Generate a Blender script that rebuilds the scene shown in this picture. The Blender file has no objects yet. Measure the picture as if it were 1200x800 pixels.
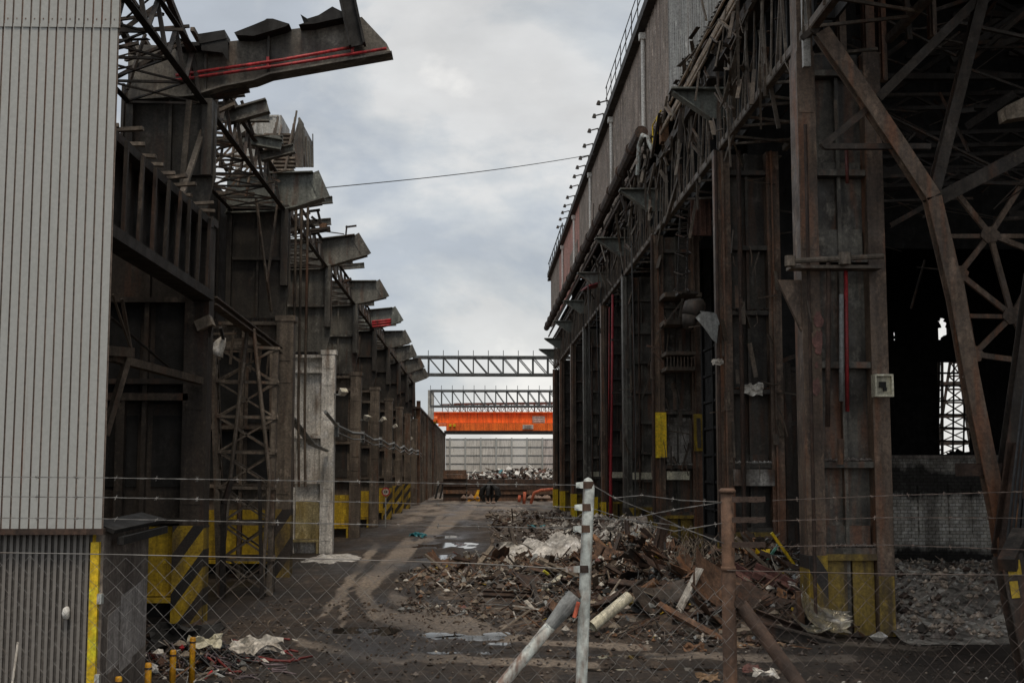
import bpy, math, random
from mathutils import Vector, Matrix, Euler, noise as mnoise
random.seed(7)
R = random.Random(11)
S = bpy.context.scene
COL = S.collection
rad = math.radians

# ------------------------------------------------------------------ camera
F = 1478.0; ZC = 2.65
PITCH = math.atan(150/F); YAW = math.atan(40*math.cos(PITCH)/F)
cam_d = bpy.data.cameras.new("camera"); cam = bpy.data.objects.new("camera", cam_d); COL.objects.link(cam)
cam_d.sensor_width = 36; cam_d.lens = F/1200*36; cam_d.clip_start = .1; cam_d.clip_end = 8000
cam.location = (0, 0, ZC); cam.rotation_euler = (math.pi/2+PITCH, 0, -YAW)
S.camera = cam
CR = cam.rotation_euler.to_matrix()
def at(x, y, Y):
    """world point seen at photo pixel (x, y) at real distance Y down the yard"""
    d = CR @ Vector((x-600, 400-y, -F)); d *= Y/d.y
    return Vector((0, 0, ZC))+d
def gp(x, y, z=0.):
    d = CR @ Vector((x-600, 400-y, -F)); d *= (z-ZC)/d.z
    return Vector((0, 0, ZC))+d

# ------------------------------------------------------------------ mesh builder
class MB:
    def __init__(s): s.v = []; s.f = []; s.m = []; s.marks = []
    def mark(s): s.marks.append((len(s.v), len(s.f)))
    def build_each(s, name, mat, parent, **kw):
        """one mesh object per marked piece"""
        ends = s.marks[1:]+[(len(s.v), len(s.f))]
        for (v0, f0), (v1, f1) in zip(s.marks, ends):
            if f1 == f0: continue
            q = MB(); q.v = s.v[v0:v1]; q.f = [[i-v0 for i in f] for f in s.f[f0:f1]]; q.m = s.m[f0:f1]; q.build(name, mat, parent, **kw)
    def add(s, vs, fs, m=0):
        o = len(s.v); s.v += [tuple(p) for p in vs]
        for f in fs: s.f.append([i+o for i in f]); s.m.append(m)
    def box(s, x0, x1, y0, y1, z0, z1, m=0):
        s.add([(x, y, z) for z in (z0, z1) for y in (y0, y1) for x in (x0, x1)],
              [(0, 2, 3, 1), (4, 5, 7, 6), (0, 1, 5, 4), (2, 6, 7, 3), (0, 4, 6, 2), (1, 3, 7, 5)], m)
    def bar(s, p, q, w, h=None, m=0, up=(0, 0, 1)):
        p = Vector(p); q = Vector(q); h = h or w; d = q-p
        if d.length < 1e-5: return
        d.normalize(); u = Vector(up)
        if abs(d.dot(u)) > .98: u = Vector((0, 1, 0))
        a = d.cross(u).normalized()*(w/2); b = a.cross(d).normalized()*(h/2)
        s.add([p-a-b, p+a-b, p+a+b, p-a+b, q-a-b, q+a-b, q+a+b, q-a+b],
              [(0, 1, 2, 3), (7, 6, 5, 4), (0, 4, 5, 1), (1, 5, 6, 2), (2, 6, 7, 3), (3, 7, 4, 0)], m)
    def angle(s, p, q, w, t=.012, m=0, up=(0, 0, 1)):
        """an L-section steel angle"""
        p = Vector(p); q = Vector(q); d = (q-p).normalized(); u = Vector(up)
        if abs(d.dot(u)) > .98: u = Vector((0, 1, 0))
        a = d.cross(u).normalized(); b = a.cross(d).normalized()
        s.bar(p+a*w/2, q+a*w/2, w, t, m, up); s.bar(p+b*(w/2+t/2), q+b*(w/2+t/2), t, w, m, up)
    def ibeam(s, p, q, w, h, t=.03, m=0, up=(0, 0, 1)):
        p = Vector(p); q = Vector(q); d = (q-p).normalized(); u = Vector(up)
        if abs(d.dot(u)) > .98: u = Vector((0, 1, 0))
        a = d.cross(u).normalized(); b = a.cross(d).normalized()
        s.bar(p, q, t, h-2*t, m, up); s.bar(p+b*(h/2-t/2), q+b*(h/2-t/2), w, t, m, up); s.bar(p-b*(h/2-t/2), q-b*(h/2-t/2), w, t, m, up)
    def tube(s, pts, r, n=8, m=0, cap=True):
        pts = [Vector(p) for p in pts]; k = len(pts); rs = r if isinstance(r, (list, tuple)) else [r]*k
        vs = []; a = None
        for i, p in enumerate(pts):
            d = (pts[min(i+1, k-1)]-pts[max(i-1, 0)]).normalized()
            if a is None:
                a = d.orthogonal().normalized()
            a = (a-d*a.dot(d)).normalized(); b = d.cross(a)
            for j in range(n):
                t = 2*math.pi*j/n; vs.append(p+(a*math.cos(t)+b*math.sin(t))*rs[i])
        fs = [(i*n+j, i*n+(j+1) % n, (i+1)*n+(j+1) % n, (i+1)*n+j) for i in range(k-1) for j in range(n)]
        if cap: fs += [tuple(range(n))[::-1], tuple(range((k-1)*n, k*n))]
        s.add(vs, fs, m)
    def prism(s, pts, y0, y1, m=0):
        """outline in (x, z), extruded along y"""
        n = len(pts)
        s.add([(x, y0, z) for x, z in pts]+[(x, y1, z) for x, z in pts],
              [tuple(range(n)), tuple(range(n, 2*n))[::-1]]+[(i, n+i, n+(i+1) % n, (i+1) % n) for i in range(n)], m)
    def slab(s, pts, t, m=0):
        """polygon in space with a thickness along its normal"""
        pts = [Vector(p) for p in pts]; n = len(pts)
        nn = Vector((0, 0, 0))
        for i in range(n):
            a, b = pts[i], pts[(i+1) % n]; nn += a.cross(b)
        nn = nn.normalized()*t
        s.add(pts+[p+nn for p in pts], [tuple(range(n))[::-1], tuple(range(n, 2*n))]+[(i, (i+1) % n, n+(i+1) % n, n+i) for i in range(n)], m)
    def truss(s, a0, a1, b0, b1, n, w, wb, kind='x', m=0):
        """flat lattice between chord a and chord b"""
        a0, a1, b0, b1 = map(Vector, (a0, a1, b0, b1))
        for i in range(n+1):
            t = i/n; pa = a0.lerp(a1, t); pb = b0.lerp(b1, t)
            if kind in 'xvn': s.bar(pa, pb, wb, wb*.8, m)
            if i < n:
                qa = a0.lerp(a1, t+1/n); qb = b0.lerp(b1, t+1/n)
                if kind == 'x': s.bar(pa, qb, wb*.8, wb*.6, m); s.bar(pb, qa, wb*.8, wb*.6, m)
                elif kind == 'n': s.bar(pa, qb, wb, wb*.7, m)
                elif kind == 'w': s.bar(pa, qb, wb, wb*.7, m) if i % 2 else s.bar(pb, qa, wb, wb*.7, m)
    def build(s, name, mat, parent=None, smooth=False, base=None):
        me = bpy.data.meshes.new(name)
        o0 = Vector(base) if base is not None else root_loc(parent)
        me.from_pydata([tuple(Vector(p)-o0) for p in s.v], [], s.f)
        mats = mat if isinstance(mat, (list, tuple)) else [mat]
        for m in mats: me.materials.append(m)
        if len(mats) > 1: me.polygons.foreach_set('material_index', s.m)
        if smooth: me.polygons.foreach_set('use_smooth', [True]*len(me.polygons))
        me.update()
        ob = bpy.data.objects.new(name, me); COL.objects.link(ob)
        if parent is not None: ob.parent = parent
        elif base is not None: ob.location = base
        return ob
def root_loc(p):
    if p is None: return Vector((0, 0, 0))
    while p.parent is not None: p = p.parent
    return Vector(p.location)
def tag(o, label=None, cat=None, group=None, kind=None):
    if label: o['label'] = label; kind = kind or 'thing'
    if cat: o['category'] = cat
    if group: o['group'] = group
    if kind: o['kind'] = kind
    return o
def thing(name, label, cat, loc, group=None):
    o = bpy.data.objects.new(name, None); o.empty_display_size = .2; COL.objects.link(o); o.location = loc
    return tag(o, label, cat, group)
def copy_tree(o, parent=None):
    c = o.copy(); COL.objects.link(c); c.parent = parent
    for ch in list(o.children): copy_tree(ch, c)
    return c

# ------------------------------------------------------------------ materials
MATS = {}
def nd(nt, t, **kw):
    n = nt.nodes.new(t)
    for k, v in kw.items(): setattr(n, k, v)
    return n
def ramp(nt, fac, stops):
    r = nd(nt, 'ShaderNodeValToRGB'); e = r.color_ramp.elements
    while len(e) < len(stops): e.new(.5)
    for el, (p, c) in zip(e, stops):
        el.position = p; el.color = (c, c, c, 1) if isinstance(c, (int, float)) else (*c, 1)
    nt.links.new(fac, r.inputs[0]); return r.outputs[0]
def mix(nt, f, a, b, mode='MIX'):
    m = nd(nt, 'ShaderNodeMix', data_type='RGBA', blend_type=mode)
    for sock, v in ((m.inputs[0], f), (m.inputs[6], a), (m.inputs[7], b)):
        if hasattr(v, 'is_output'): nt.links.new(v, sock)
        elif isinstance(v, (int, float)): sock.default_value = v
        else: sock.default_value = (*v, 1)
    return m.outputs[2]
def tex(nt, scale, stretch=(1, 1, 1), detail=6, rough=.6, off=0):
    g = nd(nt, 'ShaderNodeNewGeometry'); mp = nd(nt, 'ShaderNodeMapping'); mp.inputs['Scale'].default_value = stretch
    mp.inputs['Location'].default_value = (off, off*1.7, off*.6)
    nt.links.new(g.outputs['Position'], mp.inputs[0])
    n = nd(nt, 'ShaderNodeTexNoise'); n.inputs['Scale'].default_value = scale; n.inputs['Detail'].default_value = detail; n.inputs['Roughness'].default_value = rough
    nt.links.new(mp.outputs[0], n.inputs['Vector']); return n.outputs[0]
def newmat(name):
    m = bpy.data.materials.new(name); m.use_nodes = True; nt = m.node_tree
    b = nt.nodes['Principled BSDF']; return m, nt, b
def finish(nt, b, col, rough, bump=.3, bscale=25, metallic=0, grit=(.5, 1.5)):
    g = tex(nt, bscale, detail=8, rough=.7, off=3)
    col = mix(nt, 1., col, ramp(nt, g, [(.3, grit[0]), (.7, grit[1])]), 'MULTIPLY')
    nt.links.new(col, b.inputs['Base Color'])
    rr = ramp(nt, tex(nt, 3., off=9), [(.3, max(0, rough-.15)), (.7, min(1, rough+.15))]); nt.links.new(rr, b.inputs['Roughness'])
    b.inputs['Metallic'].default_value = metallic
    if bump:
        bp = nd(nt, 'ShaderNodeBump'); bp.inputs['Strength'].default_value = bump; bp.inputs['Distance'].default_value = .02
        nt.links.new(g, bp.inputs['Height']); nt.links.new(bp.outputs[0], b.inputs['Normal'])
def steel(name, base, alt=None, rust=(.11, .045, .022), amt=.5, soot=.35, rough=.7, scale=.9, bump=.3, metallic=0, streak=(2.2, 2.2, .28), off=0., bscale=18, flake=.5, drip=True, grit=(.5, 1.5)):
    """painted or bare steel with patches of another tone, rust runs and soot"""
    if name in MATS: return MATS[name]
    m, nt, b = newmat(name)
    alt = alt or tuple(c*.55 for c in base)
    c = mix(nt, ramp(nt, tex(nt, scale, off=off), [(.36, 0), (.64, 1)]), alt, base)
    if flake > 0:     # dust and scoured patches, a tone paler than the plate
        pale = tuple(min(.8, v*1.8+.012) for v in base)
        c = mix(nt, ramp(nt, tex(nt, 2.6, (1.2, 1.2, .8), 10, .72, off+2), [(.60-.1*flake, 0), (.66, .75)]), c, pale)
    if drip:          # thin vertical run marks
        c = mix(nt, 1., c, ramp(nt, tex(nt, 7, (1, 1, .07), 6, .65, off+7), [(.32, .55), (.5, 1.), (.68, 1.3)]), 'MULTIPLY')
    if amt > 0:
        lo = .72-.34*amt
        c = mix(nt, ramp(nt, tex(nt, 1.5, streak, off=off+5), [(lo, 0), (lo+.14, .85)]), c, rust)
    if soot > 0:
        lo = .70-.32*soot
        c = mix(nt, ramp(nt, tex(nt, .55, (1.6, 1.6, .7), 8, .65, off+11), [(lo, 0), (lo+.18, .85)]), c, (.014, .012, .011))
    finish(nt, b, c, rough, bump, bscale, metallic, grit)
    MATS[name] = m; return m
def hazard(name, slope, freq=1.25, yellow=(.36, .24, .014), phase=0, dirt=.9):
    m, nt, b = newmat(name)
    g = nd(nt, 'ShaderNodeNewGeometry'); sp = nd(nt, 'ShaderNodeSeparateXYZ'); nt.links.new(g.outputs['Position'], sp.inputs[0])
    a = nd(nt, 'ShaderNodeMath', operation='MULTIPLY_ADD'); nt.links.new(sp.outputs[0], a.inputs[0]); a.inputs[1].default_value = slope; nt.links.new(sp.outputs[2], a.inputs[2])
    f = nd(nt, 'ShaderNodeMath', operation='MULTIPLY_ADD'); nt.links.new(a.outputs[0], f.inputs[0]); f.inputs[1].default_value = freq; f.inputs[2].default_value = phase
    w = nd(nt, 'ShaderNodeMath', operation='FRACT'); nt.links.new(f.outputs[0], w.inputs[0])
    st = ramp(nt, w.outputs[0], [(.54, 0), (.555, 1)])
    c = mix(nt, st, yellow, (.018, .017, .016))
    c = mix(nt, ramp(nt, tex(nt, 1.6, (2, 2, .6), 8), [(.40 if dirt < .92 else .30, 0), (.66, dirt)]), c, (.045, .034, .027))
    finish(nt, b, c, .6); MATS[name] = m; return m

dark = steel('sooty steel', (.026, .020, .016), (.013, .010, .008), (.045, .022, .013), .5, .35, .72)
dark2 = steel('sooty brown steel', (.050, .038, .029), (.022, .017, .013), (.085, .038, .020), .55, .3, .7, off=20)
black = steel('burnt steel and shade', (.012, .011, .010), (.006, .006, .006), (.02, .012, .008), .3, .3, .8)  # also puts the shade of interiors and recesses into the colour
web_m = steel('grimy grey plate', (.055, .047, .037), (.020, .016, .013), (.080, .038, .020), .55, .48, .62, off=3)
web_r = steel('grimy plate by the right hall', (.115, .105, .085), (.028, .022, .017), (.15, .062, .030), .62, .46, .55, off=31, flake=.8, scale=1.3)
flange_r = steel('rusty brown column', (.150, .104, .072), (.058, .039, .028), (.20, .082, .038), .62, .32, .62, off=8, flake=.6)
pier_m = steel('brown pier steel', (.17, .138, .106), (.085, .066, .050), (.12, .056, .030), .5, .32, .7, off=14)  # far piers; light in the corridor put into a paler tone
green = steel('grey green girder paint', (.16, .17, .15), (.095, .10, .088), (.10, .050, .028), .45, .22, .55, off=2)
green_d = steel('dirty girder paint', (.15, .145, .125), (.052, .046, .038), (.085, .042, .024), .5, .5, .6, off=6)
pier_d = steel('dark pier steel', (.045, .034, .026), (.022, .017, .013), (.07, .032, .018), .5, .3, .7, off=14)
scorched = steel('scorched column', (.062, .055, .045), (.022, .019, .016), (.06, .032, .020), .45, .6, .6, off=43, flake=.6)
fire = steel('fire scorched girder', (.15, .138, .115), (.050, .042, .034), (.06, .032, .020), .45, .72, .6, off=41, flake=.7, scale=1.4)
lime = steel('lime splashed steel', (.84, .81, .75), (.46, .43, .38), (.20, .13, .085), .5, .2, .8, scale=1.3, off=4)
lattice = steel('dull brown lattice steel', (.115, .088, .064), (.050, .038, .028), (.10, .045, .024), .5, .25, .7, off=16)
lattice_pale = steel('dusty lattice steel and highlights', (.155, .128, .10), (.080, .064, .05), (.10, .052, .03), .5, .15, .7, off=17)  # also puts highlights on the near truss bars into the colour
yellow = steel('dirty yellow paint', (.46, .305, .014), (.32, .21, .014), (.06, .04, .024), .5, .32, .6, off=1)
yellow_r = steel('ochre worn paint', (.30, .20, .022), (.17, .115, .024), (.055, .036, .022), .7, .3, .6, off=27, flake=.2)
yellow_b = steel('fresh yellow paint', (.74, .50, .012), (.62, .41, .010), (.11, .06, .03), .30, .05, .5, off=5)
haz_l = hazard('hazard stripes rising', -1.4, 1.5, phase=.1)
haz_f = hazard('faded hazard stripes', -1.5, 1.0, phase=.1, dirt=.93, yellow=(.25, .17, .03))
haz_r = hazard('hazard stripes falling', 1.5, 1.05, phase=.1)
orange = steel('orange crane paint', (.95, .19, .024), (.82, .15, .02), (.34, .11, .04), .2, .0, .5, flake=0, streak=(3, 3, .12))
redpipe = steel('faded red pipe paint', (.46, .030, .036), (.30, .022, .026), (.09, .03, .022), .6, .2, .5, streak=(3, 3, 2))
redpipe_s = steel('dull red pipe paint', (.30, .022, .032), (.20, .018, .024), (.08, .028, .022), .45, .25, .55)
redpipe_d = steel('sooty red pipe paint', (.28, .018, .022), (.10, .018, .016), (.05, .022, .016), .65, .45, .6, streak=(3, 3, .9))
rust = steel('rusty iron', (.135, .075, .045), (.070, .042, .029), (.20, .088, .038), .5, .15, .8, bump=.5, scale=4)
rust_d = steel('dark rusty iron', (.062, .036, .024), (.034, .022, .017), (.11, .045, .022), .4, .2, .8, bump=.5, scale=3)
rust_o = steel('orange rust', (.20, .105, .055), (.12, .066, .038), (.27, .125, .05), .5, .1, .85, bump=.5, scale=4)
clad_up = steel('pale grey sheet cladding', (.405, .415, .40), (.365, .375, .36), (.27, .225, .19), .25, .0, .5, scale=.3, bump=.02, bscale=20, streak=(3, 3, .08), flake=0, drip=False, grit=(.88, 1.1))
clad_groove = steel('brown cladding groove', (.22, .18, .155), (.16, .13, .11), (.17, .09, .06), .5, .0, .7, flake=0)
clad_low = steel('dull grey corrugated sheet', (.20, .187, .172), (.175, .163, .148), (.12, .10, .085), .3, .08, .6, scale=.8, bump=.02, flake=0, drip=False, grit=(.9, 1.1))
conc_w = steel('stained concrete', (.19, .165, .145), (.12, .10, .088), (.06, .045, .036), .45, .2, .85, off=7, scale=1.4)
clad_grey = steel('weathered grey cladding', (.36, .355, .33), (.27, .26, .24), (.18, .135, .105), .35, .0, .6, streak=(1.5, 1.5, .05))
clad_brown = steel('brown weathered cladding', (.29, .235, .195), (.20, .16, .13), (.15, .09, .065), .5, .05, .65, streak=(1.5, 1.5, .05), off=9)
clad_pink = steel('faded red cladding', (.50, .25, .205), (.38, .20, .165), (.24, .15, .12), .4, .0, .65, streak=(1.5, 1.5, .05), off=13)
clad_far = steel('far grey sheet', (.72, .71, .67), (.66, .645, .61), (.30, .26, .22), .3, .0, .6, scale=.25, flake=0, drip=False)
white_post = steel('chalky white paint', (.56, .60, .57), (.42, .46, .44), (.14, .062, .03), .72, .0, .42, scale=5, bump=.25, streak=(9, 9, 2.2), flake=0, drip=False)
wire_m = steel('galvanised wire', (.20, .195, .185), (.13, .125, .118), (.12, .08, .05), .5, .0, .5, scale=5, bump=0, flake=0, drip=False)
cable_m = steel('dark cable', (.03, .03, .032), (.02, .02, .02), amt=0, soot=0, rough=.6, bump=0)
white = steel('grubby white', (.60, .57, .51), (.36, .33, .285), (.20, .145, .10), .5, .15, .6, scale=5)
ash = steel('pale ash', (.42, .40, .37), (.24, .225, .205), (.30, .27, .24), .4, .1, .95, scale=2.2, bump=.8, bscale=12)
lime_g = steel('spilt lime', (.58, .56, .52), (.34, .32, .29), (.2, .17, .14), .4, .12, .95, scale=2.2, bump=.6)
wood = steel('weathered timber', (.24, .20, .155), (.15, .12, .09), (.1, .07, .05), .4, .1, .85, scale=3)
pinkp = steel('faded pink paint', (.21, .10, .085), (.13, .065, .055), (.08, .04, .028), .5, .3, .7, scale=3)
blue = steel('teal plastic', (.03, .19, .22), (.02, .13, .16), amt=0, soot=.1, rough=.4)
grey = steel('dull galvanised grey', (.24, .25, .245), (.16, .165, .16), (.10, .07, .05), .4, .15, .5, scale=2)
foil = steel('crumpled bright foil', (.62, .55, .38), (.45, .44, .42), (.3, .22, .1), .3, .05, .32, scale=6, metallic=.8, bump=.6, bscale=8)
cream = steel('cream enamel', (.56, .53, .40), (.46, .43, .33), (.2, .14, .09), .2, .05, .5, scale=4)
cardboard = steel('brown cardboard', (.26, .17, .10), (.20, .13, .08), amt=.2, soot=.1, rough=.9)
def rubble_mat(name, stops):
    m, nt, b = newmat(name)
    g = nd(nt, 'ShaderNodeNewGeometry')
    v = nd(nt, 'ShaderNodeTexVoronoi'); v.inputs['Scale'].default_value = 7
    nt.links.new(g.outputs['Position'], v.inputs['Vector'])
    sep = nd(nt, 'ShaderNodeSeparateColor'); nt.links.new(v.outputs['Color'], sep.inputs[0])
    c = ramp(nt, sep.outputs[0], stops)
    c = mix(nt, ramp(nt, tex(nt, .8, off=4), [(.4, 0), (.65, .75)]), c, (.035, .027, .022))
    finish(nt, b, c, .9, 1., 14); MATS[name] = m; return m
mound_m = rubble_mat('heap soil', [(0, (.040, .030, .024)), (.4, (.075, .052, .037)), (.7, (.115, .082, .058)), (.93, (.15, .12, .095)), (1, (.27, .24, .2))])
rub_m = rubble_mat('grey rubble soil', [(0, (.16, .14, .12)), (.4, (.28, .255, .22)), (.75, (.40, .37, .32)), (1, (.55, .51, .46))])
sooty_wall, _nt, _b = newmat('whitewashed wall blackened at the top')
_g = nd(_nt, 'ShaderNodeNewGeometry'); _s = nd(_nt, 'ShaderNodeSeparateXYZ'); _nt.links.new(_g.outputs[0], _s.inputs[0])
_a = nd(_nt, 'ShaderNodeMath', operation='MULTIPLY_ADD'); _nt.links.new(tex(_nt, .9, (1, 1, .5), 8), _a.inputs[0]); _a.inputs[1].default_value = 1.5; _nt.links.new(_s.outputs[2], _a.inputs[2])
_c = mix(_nt, ramp(_nt, tex(_nt, 1.3, (2, 2, .35), 8, off=2), [(.42, 0), (.62, .8)]), (.62, .60, .56), (.17, .155, .14))
_n = nd(_nt, 'ShaderNodeMath', operation='DIVIDE'); _nt.links.new(_a.outputs[0], _n.inputs[0]); _n.inputs[1].default_value = 4.
_c = mix(_nt, ramp(_nt, _n.outputs[0], [(.29, 1), (.36, 0), (.66, 0), (.70, .95), (.86, .95), (.90, .25)]), _c, (.020, .018, .016))
_br = nd(_nt, 'ShaderNodeTexBrick'); _br.inputs['Scale'].default_value = 2.6; _br.inputs['Color1'].default_value = (1, 1, 1, 1); _br.inputs['Color2'].default_value = (.72, .70, .66, 1); _br.inputs['Mortar'].default_value = (.42, .40, .37, 1); _br.inputs['Mortar Size'].default_value = .03
_cx = nd(_nt, 'ShaderNodeCombineXYZ'); _nt.links.new(_s.outputs[0], _cx.inputs[0]); _nt.links.new(_s.outputs[2], _cx.inputs[1]); _nt.links.new(_cx.outputs[0], _br.inputs['Vector'])
_c = mix(_nt, 1., _c, _br.outputs[0], 'MULTIPLY')
finish(_nt, _b, _c, .9, .6, 12)

# ground: dark mud, drier paler crust where traffic has dried it, wet sheen elsewhere
ground_m, _nt, _b = newmat('yard mud')
_at = nd(_nt, 'ShaderNodeAttribute', attribute_name='dry'); _wt = nd(_nt, 'ShaderNodeAttribute', attribute_name='wet')
_n1 = tex(_nt, 1.1, (1, .35, 1), 8, .65); _n2 = tex(_nt, 3.2, (1, .4, 1), 10, .75, 2)
_c = mix(_nt, ramp(_nt, _n1, [(.35, 0), (.65, 1)]), (.019, .0130, .0088), (.052, .036, .025))
_c = mix(_nt, ramp(_nt, _n2, [(.49, 0), (.66, .8)]), _c, (.135, .098, .070))
_mq = nd(_nt, 'ShaderNodeMath', operation='MULTIPLY_ADD'); _nt.links.new(tex(_nt, 2.2, (1, .45, 1), 10, .75, 6), _mq.inputs[0]); _mq.inputs[1].default_value = 1.5; _nt.links.new(_at.outputs['Fac'], _mq.inputs[2])
_md = nd(_nt, 'ShaderNodeMapRange'); _nt.links.new(_mq.outputs[0], _md.inputs[0]); _md.inputs[1].default_value = 1.12; _md.inputs[2].default_value = 1.5; _md.inputs[3].default_value = 0; _md.inputs[4].default_value = .9
_c = mix(_nt, _md.outputs[0], _c, (.275, .225, .178))
_c = mix(_nt, _wt.outputs['Fac'], _c, (.024, .019, .016))
_c = mix(_nt, 1., _c, ramp(_nt, tex(_nt, 13, (1, .6, 1), 8, .75, 14), [(.34, .45), (.5, .95), (.68, 1.7)]), 'MULTIPLY')
_nt.links.new(_c, _b.inputs['Base Color'])
_r = nd(_nt, 'ShaderNodeMath', operation='MULTIPLY_ADD', use_clamp=True); _nt.links.new(_wt.outputs['Fac'], _r.inputs[0]); _r.inputs[1].default_value = -.5; _nt.links.new(ramp(_nt, _n1, [(.3, .62), (.6, .95)]), _r.inputs[2])
_nt.links.new(_r.outputs[0], _b.inputs['Roughness'])
_bp = nd(_nt, 'ShaderNodeBump'); _bp.inputs['Strength'].default_value = 1.; _bp.inputs['Distance'].default_value = .12; _nt.links.new(_n2, _bp.inputs['Height']); _nt.links.new(_bp.outputs[0], _b.inputs['Normal'])
water_m, _nt, _b = newmat('puddle water'); _b.inputs['Base Color'].default_value = (.022, .019, .016, 1); _b.inputs['Roughness'].default_value = .04; _b.inputs['IOR'].default_value = 1.4

# ------------------------------------------------------------------ sky and light
W = bpy.data.worlds.new("World"); S.world = W; W.use_nodes = True; nt = W.node_tree
SUN_EL, SUN_AZ = 64, 176     # a high veiled sun behind the camera
bg = nt.nodes['Background']; bg.inputs[1].default_value = .1
sky = nd(nt, 'ShaderNodeTexSky', sky_type='NISHITA'); sky.sun_disc = False; sky.sun_elevation = rad(SUN_EL); sky.sun_rotation = rad(SUN_AZ)
tc = nd(nt, 'ShaderNodeTexCoord'); mp = nd(nt, 'ShaderNodeMapping'); nt.links.new(tc.outputs['Generated'], mp.inputs[0]); mp.inputs['Scale'].default_value = (1, 1, 2.1); mp.inputs['Location'].default_value = (.35, 0, .1)
def wn(scale, detail, rough, dist=0):
    n = nd(nt, 'ShaderNodeTexNoise'); n.inputs['Scale'].default_value = scale; n.inputs['Detail'].default_value = detail; n.inputs['Roughness'].default_value = rough; n.inputs['Distortion'].default_value = dist
    nt.links.new(mp.outputs[0], n.inputs['Vector']); return n.outputs[0]
c1 = ramp(nt, wn(3.0, 9, .56, .35), [(.40, (5.0, 5.4, 5.9)), (.475, (6.3, 6.55, 6.7)), (.52, (7.5, 7.5, 7.4)), (.59, (7.7, 7.65, 7.5)), (.65, (9.6, 9.4, 9.0))])
c2 = ramp(nt, wn(7.5, 8, .55), [(.36, .90), (.62, 1.06)])
c = mix(nt, 1., c1, c2, 'MULTIPLY')
c = mix(nt, .9, sky.outputs[0], c)
nt.links.new(c, bg.inputs[0])
sd = bpy.data.lights.new('sun', 'SUN'); sd.energy = 1.7; sd.angle = rad(16); sd.color = (1, .87, .72)
so = bpy.data.objects.new('sun', sd); COL.objects.link(so)
az = rad(SUN_AZ); el = rad(SUN_EL)
so.rotation_euler = Vector((math.sin(az)*math.cos(el), math.cos(az)*math.cos(el), math.sin(el))).to_track_quat('Z', 'Y').to_euler()
so.location = (0, 0, 60)
S.view_settings.view_transform = 'Standard'; S.view_settings.look = 'None'; S.view_settings.gamma = 1; S.view_settings.exposure = 0; S.view_settings.use_curve_mapping = False

# ------------------------------------------------------------------ ground
def fbm(x, y, s=1., seed=0): return mnoise.fractal(Vector((x*s, y*s, seed)), 1., 2., 5)
PUD = []   # puddles: centre, half sizes, angle
def pud(px, py, wpx, hpx):
    a = gp(px-wpx/2, py); b = gp(px+wpx/2, py); c0 = gp(px, py-hpx/2); c1_ = gp(px, py+hpx/2)
    PUD.append(((a+b)/2, (b.x-a.x)/2, (c0.y-c1_.y)/2))
for p in ((500, 742, 75, 5), (548, 746, 70, 6), (578, 754, 50, 6), (545, 762, 85, 5), (590, 741, 40, 4), (430, 738, 110, 9), (520, 652, 60, 5), (530, 638, 80, 6), (700, 768, 170, 5), (760, 782, 150, 4), (515, 628, 40, 3)): pud(*p)
def dryness(x, y):
    v = 0
    # the arc of dried mud swinging round the heap
    px, py = proj(x, y)
    for (x0, y0, x1, y1, w) in TRACKS:
        dx, dy = x1-x0, y1-y0; t = max(0, min(1, ((px-x0)*dx+(py-y0)*dy)/(dx*dx+dy*dy)))
        d = math.hypot(px-x0-dx*t, (py-y0-dy*t)*1.0)/(w*.85)
        v = max(v, max(0, 1-d))
    v = min(1, v*1.9)-.10*(1+1.6*fbm(x, y, 2.0, 5))
    if y > 38: v = max(v, min(1, (y-38)/40)*(.62+.6*fbm(x, y*.25, .7, 8)))
    return max(0, min(1, v))
def proj(x, y):
    q = CR.transposed() @ Vector((x, y, -ZC)); return 600-q.x/q.z*F, 400+q.y/q.z*F
TRACKS = [(478, 640, 425, 690, 17), (425, 690, 440, 718, 13), (440, 718, 540, 738, 17), (462, 700, 575, 738, 12), (540, 738, 640, 752, 9), (620, 752, 760, 758, 7),
          (555, 590, 500, 630, 12), (440, 640, 380, 720, 8), (480, 770, 700, 780, 8), (760, 768, 1000, 772, 7), (520, 600, 470, 660, 6), (405, 690, 400, 740, 7), (350, 752, 470, 776, 8), (860, 755, 1100, 757, 6)]
def frange(a, b, s):
    r = []; x = a
    while x < b-1e-6: r.append(x); x += s
    return r
xs = [-4000, -900, -200, -70, -40, -25, -16, -12, -9]+frange(-7.5, 10, .12)+frange(10, 18, .5)+[20, 25, 32, 45, 80, 200, 900, 4000]
ys = [-60, -10, 0, 4, 7]
y = 9.
while y < 190: ys.append(y); y += max(.08, .0055*y*(y/14 if y < 60 else 6))
ys += [200, 240, 320, 600, 1500, 6000]
def gz(x, y):
    if y > 120 or y < 2 or abs(x) > 30: return 0.
    z = .035*fbm(x, y*.5, .8)+.02*fbm(x, y, 3., 3)
    z += .03*math.sin((x+.05*(y-20)**2*.02+.4)*7)*max(0, 1-abs(x+1)/3)*(.5+.5*fbm(x, y, .3, 9))
    for c0, a, b in PUD:
        u = ((x-c0.x)/a)**2+((y-c0.y)/b)**2
        if u < 2.5: z -= .042*max(0, 1-u/2.2)*(1+2.6*fbm(x*1.1, y*.8, 1.9, 21))
    return z
vs = []; dry = []; wet = []
for yy in ys:
    for xx in xs:
        z = gz(xx, yy); vs.append((xx, yy, z))
        inn = abs(xx) < 12 and 9 < yy < 150
        dry.append(dryness(xx, yy) if inn else .1)
        w = 0
        if inn:
            for c0, a, b in PUD: w = max(w, 1.15-.5*(((xx-c0.x)/a)**2+((yy-c0.y)/b)**2))
            w = max(w, .8*max(0, fbm(xx, yy*.4, .45, 2)+.25))
        wet.append(max(0, min(1, w)))
nx = len(xs)
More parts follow.
